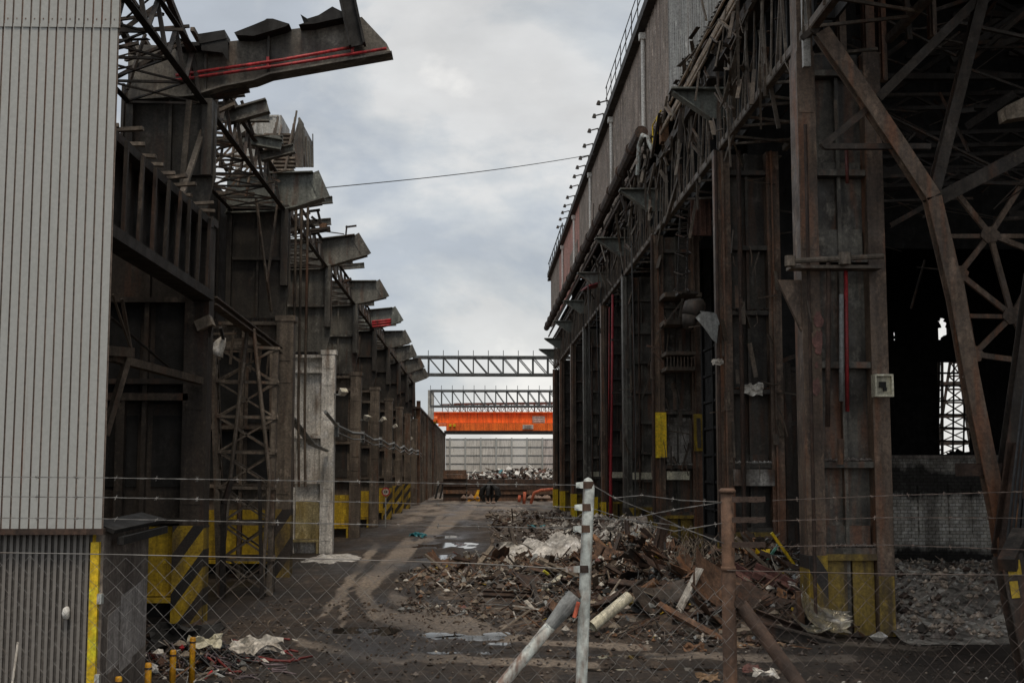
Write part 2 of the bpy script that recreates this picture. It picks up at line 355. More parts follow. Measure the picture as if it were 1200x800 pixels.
fs = [(j*nx+i, j*nx+i+1, (j+1)*nx+i+1, (j+1)*nx+i) for j in range(len(ys)-1) for i in range(nx-1)]
me = bpy.data.meshes.new('ground'); me.from_pydata(vs, [], fs); me.materials.append(ground_m)
for nme, arr in (('dry', dry), ('wet', wet)):
    a = me.attributes.new(nme, 'FLOAT', 'POINT'); a.data.foreach_set('value', arr)
me.polygons.foreach_set('use_smooth', [True]*len(me.polygons))
ground = bpy.data.objects.new('ground', me); COL.objects.link(ground); tag(ground, kind='structure')
for c0, a, b in PUD:
    m = MB(); n = 40
    m.add([(c0.x+math.cos(2*math.pi*i/n)*a*1.25, c0.y+math.sin(2*math.pi*i/n)*b*1.25, -.022) for i in range(n)], [tuple(range(n))])
    tag(m.build('puddle', water_m), kind='structure')

# ================================================================== LEFT HALL
XL = -4.62
DL = [22.3+9.2*k for k in range(9)]
LH = thing('mill_hall', 'roofless blackened steel mill hall with a row of cantilever brackets, left of the yard', 'mill hall', (-5.8, 22.3, 0))
def left_station(k, D):
    XL = -4.77 if k == 0 else -4.62
    full = 7.0 if k == 0 else 6.35
    m = MB()
    m.box(XL-.42, XL, D, D+.42, 0, full)                                   # pier
    m.box(XL-.46, XL+.04, D-.02, D+.46, full, full+.14)                    # cap
    m.box(-7.2, XL-.42, D+.22, D+.26, 0, full-.05)                         # web plate
    m.box(-5.92, -5.84, D+.08, D+.22, 0, full-.1)                          # rib
    m.box(-7.45, -7.2, D, D+.42, 0, full)
    zs = (2.2, 3.65, 5.75, full-.1) if k else (1.72, 3.9, 4.15, 5.6)
    for z in zs: m.box(-7.2, XL-.42, D+.02, D+.22, z, z+.09)
    for z in frange(.4, full, .55):                                        # rivets and bolted splice plates
        if R.random() < .5: m.box(XL-.36, XL-.06, D-.012, D, z, z+.12)
    mt = lime if k == 2 else (pier_d if k == 0 else pier_m)
    col = m.build('column', [mt], LH)
    w = MB()
    for z0, z1 in ((.1, 1.6), (2.35, 3.6), (3.8, 5.7)):                    # stiffened infill sheets
        for x0, x1 in ((-7.15, -5.96), (-5.8, -5.1)):
            w.box(x0+.05, x1-.05, D+.19, D+.218, z0, z1)
    w.build('infill_sheet', lime if k == 2 else (black if k < 2 else web_m), col)  # near-black on the first stations paints the shade of open hollows
    # yellow collision guard round the foot
    g = MB()
    g.box(-7.15, -5.96, D+.15, D+.188, .46, 1.66); g.box(-5.82, XL-.44, D+.15, D+.188, .46, 1.66)
    g.box(-7.15, XL-.44, D-.02, D+.18, .36, .44); g.box(XL-.52, XL-.44, D-.01, D+.18, 0, .36)
    if k != 2: g.build('guard_plate', yellow, col)
    else: g.build('guard_plate', steel('lime streaked yellow paint', (.42, .36, .20), (.30, .22, .07), (.40, .37, .3), .5, .2), col)
    h = MB(); h.box(XL-.53 if k == 0 else XL-.44, XL+.012, D-.03, D-.004, 0, 1.68)
    if k in (0, 1, 5, 6, 7): h.box(XL, XL+.012, D-.004, D+.43, 0, 1.68); h.build('striped_guard', haz_f if k == 1 else haz_l, col)
    # upper column
    u = MB()
    top = 9.3
    u.prism([(-6.3, full+.1), (-4.95, full+.1), (-4.75, full+.9), (-4.8, top), (-6.3, top)], D+.2, D+.25)
    u.box(-6.34, -6.22, D+.02, D+.44, full, top); u.box(-4.98, -4.8, D+.0, D+.45, full+.9, top)
    u.box(-5.6, -5.54, D+.1, D+.2, full+.1, top); u.box(-6.2, -5.0, D+.05, D+.2, 7.9, 7.98)
    u.build('upper_column', scorched if k == 0 else (green_d if k in (2, 3) else web_m), LH)
    # cantilever bracket
    b = MB()
    if k == 0:
        low = [(p.x, p.z) for p in [at(x, y, D+.2) for x, y in ((150, 120), (228, 115), (264, 104), (300, 97), (318, 90), (460, 65))]]
        topl = [(p.x, p.z) for p in [at(x, y, D+.2) for x, y in ((453, 51), (424, 20), (404, 24), (369, 31), (336, 35), (300, 45), (266, 49), (237, 55), (150, 52))]]
    else:
        j = R.uniform(-.16, .14)
        q_ = R.uniform(-.07, .07); low = [(-6.4, 9.1), (-5.15, 9.15), (-4.6, 9.3+q_*.5), (-3.78+j, 9.55+q_)]
        topl = [(-4.13+j*.6, 10.22+q_), (-5.2, 10.14), (-6.4, 10.1)]
    b.prism(low+topl, D+.2, D+.235)
    for a, c in zip(low[:-1], low[1:]): b.bar((a[0], D+.2, a[1]), (c[0], D+.2, c[1]), .42, .035, up=(0, 0, 1))
    if k != 0:
        for a, c in zip(topl[:-1], topl[1:]): b.bar((a[0], D+.2, a[1]), (c[0], D+.2, c[1]), .36, .03)
        b.bar((low[-1][0], D+.2, low[-1][1]), (topl[0][0], D+.2, topl[0][1]), .05, .3, up=(1, 0, 0))
        b.box(-5.22, -5.12, D+.06, D+.2, 9.16, 10.13)
    else:
        for px, ya, yb in ((223, 112, 58), (314, 90, 42), (240, 110, 56)): p = at(px, ya, D+.1); q = at(px, yb, D+.1); b.box(p.x-.02, p.x+.02, D+.08, D+.2, p.z, q.z)
    b.build('cantilever_bracket', green if k in (1, 4) else (fire if k == 0 else green_d), LH)
    if k == 0:   # torn top flange plates, hanging strut
        t = MB()
        for poly in (((234, 45), (266, 40), (268, 50), (237, 56)), ((277, 43), (300, 34), (312, 29), (315, 27), (322, 27), (341, 33), (337, 36), (300, 47), (279, 46)), ((354, 22), (362, 27), (375, 23), (391, 13), (405, 20), (406, 25), (369, 33), (352, 34), (364, 30)), ((205, 57), (222, 54), (236, 54), (237, 58), (213, 60))):
            t.mark(); t.prism([(p.x, p.z) for p in [at(x, y, D+.1) for x, y in poly]], D-.12, D+.4)
        t.mark(); p = at(235, 47, D-.1); q = at(266, 72, D-.1); t.prism([(p.x, p.z), (q.x, p.z+.05), (q.x+.03, q.z), (q.x-.03, q.z+.08), (q.x-.08, q.z+.16), (p.x+.02, q.z+.2)], D-.1, D-.06)
        t.build_each('torn_flange', black, LH)
        st = MB(); st.ibeam(at(401, -30, D-.05), at(419, 54, D-.05), .26, .3, .04); st.build('hanging_strut', black, LH)
        lo = MB(); lo.bar(at(230, 115, D+.4), at(291, 103, D+.4), .3, .1); lo.build('loose_plate', dark2, LH)
for k, D in enumerate(DL): left_station(k, D)
# longitudinal lattice roof girders
def bay_lattice(Y0, Y1, n, pale, seed):
    rr = random.Random(seed); m = MB()
    a, bb, cc = (-5.0, 9.2), (-5.18, 10.15), (-6.35, 9.22)
    m.angle((a[0], Y0, a[1]), (a[0], Y1, a[1]), .12, .02); m.angle((bb[0], Y0, bb[1]), (bb[0], Y1, bb[1]), .1, .02); m.angle((cc[0], Y0, cc[1]), (cc[0], Y1, cc[1]), .1, .02)
    m.truss((a[0], Y0, a[1]), (a[0], Y1, a[1]), (bb[0], Y0, bb[1]), (bb[0], Y1, bb[1]), n, .06, .07, 'n')
    m.truss((a[0], Y0, a[1]), (a[0], Y1, a[1]), (cc[0], Y0, cc[1]), (cc[0], Y1, cc[1]), n, .05, .05, 'x')
    m.build('lattice_girder', dark if Y0 < 20 else dark2, LH)
    q = MB()   # bent purlins and twisted remains of the gutter lying in the girder
    for i in range(26 if Y0 < 30 else 12):
        t = rr.uniform(Y0+.2, Y1-.2); x = rr.uniform(-6.4, -4.9); z = rr.uniform(9.25, 10.05)
        L = rr.uniform(.4, 1.5); an = rr.uniform(-.5, .5)
        p = Vector((x-L/2*math.cos(an), t-L/2*math.sin(an), z)); e = Vector((x+L/2*math.cos(an), t+L/2*math.sin(an), z+rr.uniform(-.35, .35)))
        p.x = max(-6.6, p.x); e.x = min(-4.75, e.x)
        q.mark(); (q.angle if rr.random() < .5 else q.bar)(p, e, rr.uniform(.03, .1), rr.uniform(.012, .03))
    q.build_each('bent_purlin', lattice_pale if pale else dark2, LH)
    m = MB()   # purlin ends poking past the girder
    for i in range(3 if Y0 > 20 else 0):
        yy = Y0+(i+1)*(Y1-Y0)/4; L = rr.uniform(.25, .75); z = 10.2+rr.uniform(-.1, .25)
        m.mark(); m.ibeam((-6.2, yy, z-.1), (-5.0+L, yy+rr.uniform(-.2, .2), z+rr.uniform(-.05, .12)), .16, .2, .025)
    if m.v: m.build_each('purlin', green_d, LH)
for i in range(-1, 8):
    Y0 = DL[0]+9.2*i+.45; bay_lattice(Y0, Y0+8.75, 7 if i < 1 else 6, i == 0, i+50)
# wrecked roof frame over the two nearest bays (against the sky)
rr = random.Random(5)
m = MB()
for i in range(7):
    yy = 14+i*1.25
    m.bar((-6.5, yy, 9.3), (-5.3, yy+.6, 12.2-.32*i), .09, .07); m.bar((-5.2, yy, 10.1), (-6.4, yy+.9, 11.7-.28*i), .06, .05)
    m.bar((-6.6, yy, 10.2), (-5.1, yy+.2, 10.5+rr.uniform(-.1, .5)), .06, .05); m.bar((-6.1, yy, 9.2), (-5.9, yy+.3, 12.4-.35*i), .05, .05)
m.bar((-5.35, 14, 12.3), (-5.2, 22.2, 10.15), .1, .1); m.bar((-6.3, 14, 11.9), (-6.2, 22.2, 10.1), .1, .1); m.bar((-6.0, 14, 11.0), (-5.6, 22.2, 10.1), .07, .07)
m.slab([(-5.35, 19.6, 10.75), (-4.75, 19.7, 10.9), (-4.6, 20.1, 11.25), (-5.2, 20., 11.1)], .03)
m.slab([(-5.6, 18.9, 10.95), (-5.35, 18.9, 11.0), (-5.3, 19.1, 11.3), (-5.5, 19.1, 11.4)], .03)
m.build('wrecked_roof_frame', dark2, LH)
m = MB()
for i in range(8):
    yy = 23.2+i*1.05
    m.bar((-6.3, yy, 9.3), (-5.25, yy+.5, 10.2+.5*(i % 2)), .06, .05); m.bar((-6.3, yy, 10.1), (-5.2, yy+.7, 10.15), .07, .05)
    m.bar((-5.7, yy, 9.3), (-5.6, yy+.2, 10.9-.1*i), .05, .05)
m.bar((-5.4, 23.2, 10.9), (-5.2, 31.2, 10.15), .08, .08); m.bar((-6.3, 23.2, 10.7), (-6.3, 31.2, 10.1), .08, .08)
m.build('wrecked_roof_frame', lattice, LH)
m = MB()
p = at(265, 138, 26); q = at(314, 124, 26); m.ibeam(p, q, .22, .3, .035); m.build('broken_beam', green_d, LH)
m = MB(); m.bar(at(283, 118, 26), at(297, 158, 26.2), .05, .05); m.build('broken_rod', dark, LH)
m = MB(); m.ibeam(at(285, 162, 28.5), at(330, 170, 28.6), .22, .26, .03); m.ibeam(at(303, 160, 29), at(329, 164, 29), .2, .1, .03); m.build('broken_beam', green, LH)
m = MB(); m.ibeam(at(305, 184, 29.5), at(345, 174, 29.5), .2, .22, .03); m.build('broken_beam', green_d, LH)
# stair flight and screens standing on the girder beyond the second bracket
m = MB()
Ys = 33.2
for i in range(10):
    p = at(322, 199-i*4.6, Ys+.25*i); m.box(p.x-.3, p.x+.5+.02*i, p.y-.02, p.y+.25, p.z-.02, p.z+.03)
m.bar(at(317, 203, Ys), at(330, 150, Ys+2.4), .05, .2); m.bar(at(334, 203, Ys), at(345, 152, Ys+2.4), .05, .2)
for i in range(6):
    p = at(334+i*1.8, 200-i*8, Ys+.4*i); m.bar(p, p+Vector((.1, 0, .75)), .05, .04)
    p = at(312+i*2.0, 196-i*7, Ys+.4*i); m.bar(p, p+Vector((.08, 0, .6)), .045, .04)
m.build('stair_flight', lattice_pale, LH)
m = MB()
m.prism([(p.x, p.z) for p in (at(341, 196, 34), at(343, 172, 34), at(347, 150, 34), at(351, 137, 34), at(356, 145, 34), at(355, 196, 34))], 34., 34.05)
m.slab([at(351, 138, 34.1), at(366, 166, 36.5), at(367, 196, 36.5), at(354, 196, 34.1)], .04)
for i in range(5):
    m.bar(at(353+i*3, 150+i*5, 34+.55*i), at(354+i*3, 196, 34+.55*i), .05, .05)
m.bar(at(366.5, 157, 36.4), at(367, 196, 36.4), .03, .03)
m.build('torn_screen', green_d, LH)
m = MB()
p0, p1, p2, p3 = at(272, 194, 38), at(327, 194, 38), at(327, 136, 38), at(274, 137, 38)
n = 14
for i in range(n):
    a = p0.lerp(p1, i/n); b_ = p0.lerp(p1, (i+1)/n); c_ = p3.lerp(p2, (i+1)/n); d_ = p3.lerp(p2, i/n)
    o = Vector((0, .03*(i % 2), 0)); m.slab([a+o, b_+o, c_+o, d_+o], .015)
m.box(p1.x, p1.x+.06, 37.9, 39.6, p1.z, p2.z); m.bar(p3, p2, .06, .06); m.bar(p0.lerp(p3, .5)-Vector((0, .04, 0)), p1.lerp(p2, .5)-Vector((0, .04, 0)), .03, .03)
for dx in (0, 1): m.box(p0.x+.1+dx*1.1, p0.x+.2+dx*1.1, 37.98, 38.1, 9.2, p0.z+.1)
m.build('sheet_metal_box', clad_grey, LH)
# crane girder with stiffeners in the nearest bay
m = MB(); Y0, Y1 = 13.2, 22.3
m.box(-5.05, -4.68, Y0, Y1, 5.62, 5.78); m.box(-5.05, -4.72, Y0, Y1, 6.92, 7.05); m.box(-5.02, -4.98, Y0, Y1, 5.78, 6.92)
m.build('crane_girder', dark, LH)
m = MB()
for i in range(12):
    yy = Y0+.5+i*.74; j = rr.uniform(-.12, .12)
    m.mark(); m.bar((-4.72, yy, 5.76), (-4.68, yy+j, 7.0), .05, .07, up=(0, 1, 0)); m.bar((-4.9, yy, 5.8), (-4.88, yy+j, 6.95), .022, .25, up=(0, 1, 0))
m.build_each('girder_stiffener', dark2, LH)
m = MB()
for i in range(12):
    yy = 15.6+i*.55+rr.uniform(-.1, .1); m.mark(); m.bar((-5.1, yy, 7.1+rr.uniform(0, .05)), (-4.55+rr.uniform(-.15, .1), yy+rr.uniform(-.1, .1), 7.1+rr.uniform(0, .08)), .09, .05)
m.build_each('walkway_bearer', lattice_pale, LH)
for i in range(1, 8):
    m = MB(); Ya, Yb = DL[i]+.45, DL[i+1] if i < 8 else 0
    m.box(-7.4, -7.1, Ya, Yb, 6.5, 6.58); m.box(-7.4, -7.1, Ya, Yb, 7.3, 7.38); m.box(-7.28, -7.24, Ya, Yb, 6.58, 7.3); m.build('crane_girder', dark, LH)
# sloping broken girder in the second bay
m = MB(); A = at(248, 352, 23.2); B = at(327, 411, 31.2)
m.ibeam(A, B, .2, .16, .03); m.truss(A+Vector((-.25, 0, -.1)), B+Vector((-.25, 0, -.1)), A+Vector((-.3, 0, -.9)), B+Vector((-.3, 0, -.7)), 7, .05, .05, 'v')
for i in range(6):
    p = A.lerp(B, .1+.13*i)+Vector((-1.0, 0, -.25)); m.bar(p, p+Vector((.9, .1, .02)), .05, .05)
m.build('sloping_girder', lattice, LH)
# back wall, end sheet
m = MB()
for i in range(-1, 8):
    Ya = DL[0]+9.2*i
    m.box(-7.66, -7.6, Ya+.05, Ya+9.15, 0, 9.0)
    for j in range(4): m.box(-7.6, -7.5, Ya+1+j*2.2, Ya+1.1+j*2.2, 0, 9)
    for z in (2.2, 4.4, 6.6): m.box(-7.6, -7.52, Ya+.1, Ya+9.1, z, z+.12)
m.build('back_wall', black, LH)
m = MB(); m.box(-6.75, -6.7, 13, 22.2, 0, 9.15); m.build('side_sheet', black, LH)
m = MB(); m.box(-6.6, -6.55, 22.9, 96, 5.8, 9.75)
for i in range(60): m.box(-6.55, -6.5, 23+i*1.2, 23.1+i*1.2, 5.8, 9.6)
m.build('side_sheet', dark, LH)
m = MB(); m.box(-9.5, -7.0, 16.2, 16.25, 0, 9.0); m.build('gable_sheet', black, LH)
# tie bars in the nearest bay
m = MB()
m.bar(at(112, 410, 18), at(152, 413, 19), .16, .14); m.bar(at(128, 418, 18.5), at(234, 446, 22.2), .14, .12); m.build('tie_beam', lattice, LH)
m = MB(); m.bar(at(150, 418, 18.9), at(123, 510, 18.6), .1, .09); m.bar(at(143, 350, 18.5), at(153, 408, 18.9), .045, .045); m.bar(at(132, 345, 18.2), at(152, 405, 18.8), .03, .03); m.build('strut', lattice, LH)
m = MB(); m.tube([at(130, 372, 19), at(200, 432, 21.8)], .022, 6); m.build('stay_rod', dark, LH)
m = MB(); m.box(-7.1, -5.1, 22.3+.0, 22.3+.14, 3.86, 3.98); m.box(-6.35, -6.2, 22.3+.02, 22.3+.16, 1.7, 3.86); m.build('door_frame', dark2, LH)
# leaning bars hanging off the first bracket
m = MB(); m.bar(at(222, 118, 22.0), at(214, 215, 22.0), .1, .06); m.bar(at(239, 150, 22.6), at(206, 250, 20.5), .09, .07); m.build('hanging_bar', lattice_pale, LH)
m = MB(); m.bar(at(300, 232, 31), at(313, 330, 30.6), .05, .05); m.bar(at(325, 240, 31.2), at(313, 330, 30.6), .05, .05); m.bar(at(313, 330, 30.6), at(318, 365, 30.8), .06, .06); m.build('hanging_bar', lattice, LH)

# lattice mast leaning in the second bay
p0 = gp(288, 690); LT = thing('lattice_tower', 'tall tapered lattice mast standing between the first two yellow footed columns', 'lattice mast', (p0.x, 27.2, 0))
m = MB(); Y = 27.2
def lat_tower(m, legs_b, legs_t, n, w, wb):
    for b_, t_ in zip(legs_b, legs_t): m.angle(b_, t_, w, .015)
    k = len(legs_b)
    for j in range(k):
        b0, t0, b1, t1 = legs_b[j], legs_t[j], legs_b[(j+1) % k], legs_t[(j+1) % k]
        for i in range(n):
            a0, a1 = b0.lerp(t0, i/n), b0.lerp(t0, (i+1)/n); c0, c1_ = b1.lerp(t1, i/n), b1.lerp(t1, (i+1)/n)
            m.bar(a0, c1_, wb, wb*.6); m.bar(c0, a1, wb, wb*.6); m.bar(a1, c1_, wb*1.5, wb)
gz0 = lambda px, Y: Vector(((at(px, 600, Y)).x, Y, 0))
legb = [gz0(262, Y), gz0(320, Y), gz0(322, Y+1.0), gz0(266, Y+1.0)]
legt = [at(252, 405, Y), at(326, 408, Y), at(322, 408, Y+1), at(255, 408, Y+1)]
lat_tower(m, legb, legt, 7, .11, .06); m.build('lattice_body', lattice_pale, LT)
m = MB(); m.tube([gz0(308, Y-.3), at(316, 560, Y-.3), at(297, 385, Y-.1)], .045, 8); m.tube([gz0(258, Y-.4), at(270, 560, Y-.4), at(290, 385, Y-.1)], .045, 8); m.build('raking_leg', lattice_pale, LT)
m = MB(); m.bar(gz0(263, Y-.5)+Vector((0, 0, 0)), at(262, 590, Y-.5), .1, .1); m.bar(at(262, 590, Y-.5), at(272, 560, Y-.4), .1, .1); m.bar(gz0(309, Y-.5), at(304, 560, Y-.4), .07, .07); m.build('prop', dark, LT)

# services on the left hall
m = MB()
pts = []
for i in range(2, 9):
    pts += [Vector((XL+.1, DL[i]-.1, 4.05)), Vector((XL+.12, DL[i]+4.6, 3.9+R.uniform(-.06, .06)))]
m.tube([Vector((XL+.1, DL[1]+6, 4.35))]+pts, .055, 8); m.tube([p+Vector((.03, 0, -.22)) for p in pts], .03, 6)
for i in range(2, 9): m.box(XL, XL+.16, DL[i]-.05, DL[i]+.1, 3.7, 4.15)
tag(m.build('service_pipe', grey, base=(XL, DL[2], 0)), 'long grey pipe slung between the left columns above head height', 'pipe')
m = MB()
for dx, z in ((0, 10.2), (.14, 10.0), (.3, 9.8)):
    p = at(347+dx*40, 250, 33); m.tube([Vector((p.x, 33+dx, z)), Vector((p.x, 33+dx, 4.2)), Vector((p.x+.05, 33+dx, 2.2))], .035, 8)
tag(m.build('drain_pipe', lattice, base=(-4.7, 33, 0)), 'bundle of three rusty downpipes beside the lime white column', 'pipes')
m = MB()
for i in range(3): m.tube([at(339+i*3, 490, 37), at(362+i*3, 520, 39), at(382+i, 528, 40.6)], .04, 6)
tag(m.build('hose', grey, base=(-4.7, 38, 4)), 'three grey hoses sagging across the lime white column', 'hoses')
def red_pipes():
    t = thing('red_pipe', 'twin red pipes fixed along the longest cantilever over the yard', 'pipe', (-3.6, 22.2, 9.6))
    for dz, x0 in ((0, -5.35), (.1, -5.1)):
        m = MB(); m.tube([at(206, 94-dz*55, 22.3), at(330, 76.5-dz*62, 22.3), at(415 if dz else 453, 55 if dz else 57, 22.3)], .03, 8); m.build('pipe', redpipe, t, True)
    m = MB()
    for px in (222, 314, 413): m.mark(); m.bar(at(px, 92-(px-222)*.16, 22.32), at(px, 80-(px-222)*.14, 22.32), .05, .05)
    m.build_each('clamp', redpipe, t)
red_pipes()
m = MB(); D = DL[4]
for z in (9.42, 9.55, 9.66): m.tube([(-5.0, D+.0, z-.1), (-4.1, D+.0, z)], .06, 8)
tag(m.build('red_pipe', redpipe, base=(-4.6, D, 9.4), smooth=True), 'short red pipes on the fifth cantilever bracket from the front', 'pipe')
# floodlights
def floodlight(loc, rz, tilt, label, big=1.):
    t = thing('floodlight', label, 'floodlight', loc, 'floodlights on the left columns'); t.rotation_euler = (0, 0, rz)
    L = Vector(loc)
    m = MB(); s = .17*big
    M = Matrix.Rotation(tilt, 3, 'X')
    pts = [M @ Vector(p) for p in ((-s, -.5*s, -s*.7), (s, -.5*s, -s*.7), (s, -.5*s, s*.7), (-s, -.5*s, s*.7), (-s*.7, s, -s*.5), (s*.7, s, -s*.5), (s*.7, s, s*.5), (-s*.7, s, s*.5))]
    off = L+Vector((.28, -.1, .1))
    m.add([p+off for p in pts], [(0, 1, 2, 3), (7, 6, 5, 4), (0, 4, 5, 1), (1, 5, 6, 2), (2, 6, 7, 3), (3, 7, 4, 0)]); m.build('lamp_housing', white, t)
    m = MB(); m.bar(L+Vector((0, 0, 0)), L+Vector((.3, 0, 0)), .05, .05); m.bar(L+Vector((.28, 0, 0)), off, .04, .04); m.build('bracket', grey, t)
    g = MB(); g.slab([p+off+Vector((0, -.006, 0)) for p in [M @ Vector(q) for q in ((-s*.85, -.5*s, -s*.55), (s*.85, -.5*s, -s*.55), (s*.85, -.5*s, s*.55), (-s*.85, -.5*s, s*.55))]], .004); g.build('lens', cream, t)
    return t
specs = [('white floodlight high on the lime splashed column', 2, 5.05, .5), ('white floodlight on the second column beyond the lime white one', 4, 4.9, .4), ('small floodlight on the first column beyond the lime white one', 3, 4.6, .9),
         ('floodlight on the third column beyond the lime white one', 5, 4.9, .3), ('small farthest floodlight near the end of the left columns', 7, 4.7, .6)]
for lb, k, z, tl in specs: floodlight((XL, DL[k]-.06, z), .35+.2*k, -tl-.25, lb, .8)
t = thing('junction_box', 'beige tilted box lamp on the near dark column', 'box lamp', (-4.95, 22.2, 5.15))
m = MB(); c0 = at(238, 378, 22.1); ux = Vector((.13, 0, .06)); uz = Vector((-.035, 0, .085)); uy = Vector((0, .28, 0))
m.add([c0-ux-uz, c0+ux-uz, c0+ux+uz, c0-ux+uz, c0-ux-uz+uy, c0+ux-uz+uy, c0+ux+uz+uy, c0-ux+uz+uy], [(0, 1, 2, 3), (7, 6, 5, 4), (0, 4, 5, 1), (1, 5, 6, 2), (2, 6, 7, 3), (3, 7, 4, 0)]); m.build('housing', wood, t)
m = MB(); m.bar(c0+Vector((.1, .14, -.05)), (-4.8, 22.45, 5.0), .06, .06); m.build('bracket', dark, t)
t = thing('bay_lamp', 'white bell shaped lamp beside the near dark column', 'lamp', tuple(at(257, 405, 23.0)))
c0 = at(257, 405, 23.0); m = MB(); m.tube([c0+Vector((-.08, 0, -.16)), c0+Vector((-.04, 0, -.06)), c0+Vector((.03, 0, .06)), c0+Vector((.08, 0, .16))], [.16, .13, .1, .04], 14); m.build('shade', white, t, True)
m = MB(); m.bar(c0+Vector((.08, 0, .1)), Vector((XL-.02, 22.7, c0.z+.3)), .05, .05); m.build('bracket', dark, t)
# round warning sign
t = thing('round_sign', 'small round white sign with a red rim on a yellow column foot', 'sign', (-4.7, DL[4]-.1, 1.2))
c0 = Vector((at(452, 576, DL[4]-.1).x, DL[4]-.1, at(452, 576, DL[4]-.1).z))
m = MB(); m.tube([c0, c0+Vector((0, .03, 0))], .2, 20); m.build('rim', redpipe, t); m = MB(); m.tube([c0+Vector((0, -.006, 0)), c0], .145, 20); m.build('face', white, t)
m = MB()
for dx in (-.045, .045): m.box(c0.x+dx-.025, c0.x+dx+.025, c0.y-.012, c0.y-.006, c0.z-.05, c0.z+.05)
m.build('mark', cable_m, t); m = MB(); m.box(c0.x-.03, c0.x+.03, c0.y+.03, c0.y+.08, 0, c0.z+.1); m.build('post', grey, t)
# scraps sticking up on the brackets
m = MB(); D = DL[2]; m.bar((-4.35, D+.2, 10.22), (-4.32, D+.2, 10.6), .05, .05); m.bar((-4.36, D+.2, 10.55), (-4.0, D+.2, 10.6), .04, .06); m.bar((-5.0, D+.2, 10.4), (-4.4, D+.2, 10.32), .04, .03); m.bar((-4.4, D+.1, 10.25), (-4.25, D+.3, 10.3), .12, .05); m.build('bent_rail', dark, LH)
m = MB()
for (x0, y0, x1, y1) in ((360, 248, 375, 246), (362, 262, 372, 258), (372, 246, 376, 262), (358, 270, 387, 267), (365, 254, 375, 262), (361, 247, 360, 270)): m.mark(); m.bar(at(x0, y0, 36.5), at(x1, y1, 36.5), .07, .07)
m.mark(); m.ibeam(at(352, 240, 35), at(377, 236, 35), .2, .2, .03); m.mark(); m.ibeam(at(360, 272, 38), at(387, 268, 38), .16, .14, .03); m.build_each('wrecked_rail', dark2, LH)
m = MB(); p = at(379, 265, 38); m.box(p.x-.1, p.x+.12, 37.8, 38.0, p.z-.1, p.z+.06); m.build('hinge_block', rust_o, LH)

# low wall beyond the hall, carrying the crane rail
LW = thing('retaining_wall', 'long low rusty sheet wall with ribs running to the far end of the left side', 'wall', (XL, 96.5, 0))
m = MB(); m.box(XL-.3, XL-.12, 96.5, 176, 0, 7.1); m.build('wall_sheet', web_m, LW)
m = MB()
for i in range(27): yy = 97+i*3; m.box(XL-.12, XL+.12, yy, yy+.3, 0, 7.3)
m.build('rib', pier_m, LW)
m = MB()
for z in (1., 2.2, 3.4, 4.6, 5.8): m.box(XL-.12, XL+.02, 96.6, 175.9, z, z+.16)
m.build('rail', dark2, LW)
m = MB(); m.box(XL-.4, XL+.2, 96.5, 176, 7.31, 7.45); m.build('crane_rail', rust_d, LW)
for i in (0, 5, 10): 
    m = MB(); yy = 96.9+i*3; m.box(XL-.1, XL+.2, yy-.05, yy+.4, 0, 7.9-.1*i); m.build('post', rust, LW)

# ================================================================== RIGHT HALL
XR = 5.3
OFF = [385, 285, 208, 171, 145, 124, 109, 96, 88]
DR = [XR*F/o for o in OFF]
RH = thing('rolling_mill', 'tall dark rolling mill hall with corrugated upper cladding, right of the yard', 'mill building', (XR, DR[0], 0))
def right_station(i, D):
    m = MB(); top = 9.72 if i else 9.6
    m.box(XR, XR+.3, D, D+.5, 0, top); m.box(XR+1.12, XR+1.4, D, D+.5, 0, top)
    if i: m.box(XR+.1, XR+.14, D-.1, D, 0, top)
    m.box(XR+1.2, XR+1.24, D-.08, D, 0, top) if i else None
    for z in frange(.5, top, 1.15): m.box(XR+.03, XR+.27, D-.014, D, z, z+.3) if R.random() < .45 else None
    col = m.build('column', green_d if i in (3, 5) else flange_r, RH)
    w = MB(); w.box(XR+.3, XR+1.12, D+.3, D+.34, 0, top); w.box(XR+.67, XR+.73, D+.16, D+.3, 0, top)
    for z in ((1.3, 2.68, 4.3, 6.05, 7.5, 9.2) if i < 3 else (1.3, 2.2, 3.2, 4.3, 5.4, 6.5, 7.6, 8.8)):
        w.box(XR+.3, XR+1.12, D+.04, D+.3, z, z+.1)
        if R.random() < .6: w.box(XR+.34, XR+1.08, D+.2, D+.298, z+.1, z+.1+R.uniform(.15, .5))
    w.build('web_plate', web_r if i in (0, 2, 3, 5) else web_m, col)
    g = MB(); g.box(XR+.31, XR+.66, D+.12, D+.16, .0, 1.26); g.box(XR+.75, XR+1.1, D+.12, D+.16, 0, 1.26); g.box(XR+.3, XR+1.12, D+.0, D+.2, 1.2, 1.3)
    g.box(XR+1.13, XR+1.38, D-.022, D-.004, 0, .95)
    g.build('guard_plate', yellow_r, col)
    h = MB(); h.box(XR-.012, XR+.31, D-.124 if i else D-.02, D-.104 if i else D-.004, 0, 1.28); h.box(XR-.014, XR-.002, D-.1, D+.5, 0, 1.28); h.build('striped_guard', haz_r if i < 4 else yellow_b, col)
    if i >= 1:   # bracket reaching out over the yard
        b = MB(); z = 11.12
        b.prism([(XR-.95, z-.03), (XR-.1, z-.62), (XR+.5, z-.62), (XR+.5, z), (XR-.95, z)], D+.1, D+.14); b.box(XR-1.0, XR+.5, D-.12, D+.36, z, z+.04)
        b.bar((XR-.95, D+.12, z-.03), (XR-.1, D+.12, z-.62), .3, .03)
        b.build('bracket', green, RH)
for i, D in enumerate(DR): right_station(i, D)
# column 0 continues up past the truss
m = MB(); D = DR[0]; m.box(XR+.02, XR+.28, D+.02, D+.45, 9.6, 12.5); m.build('column_head', flange_r, RH)
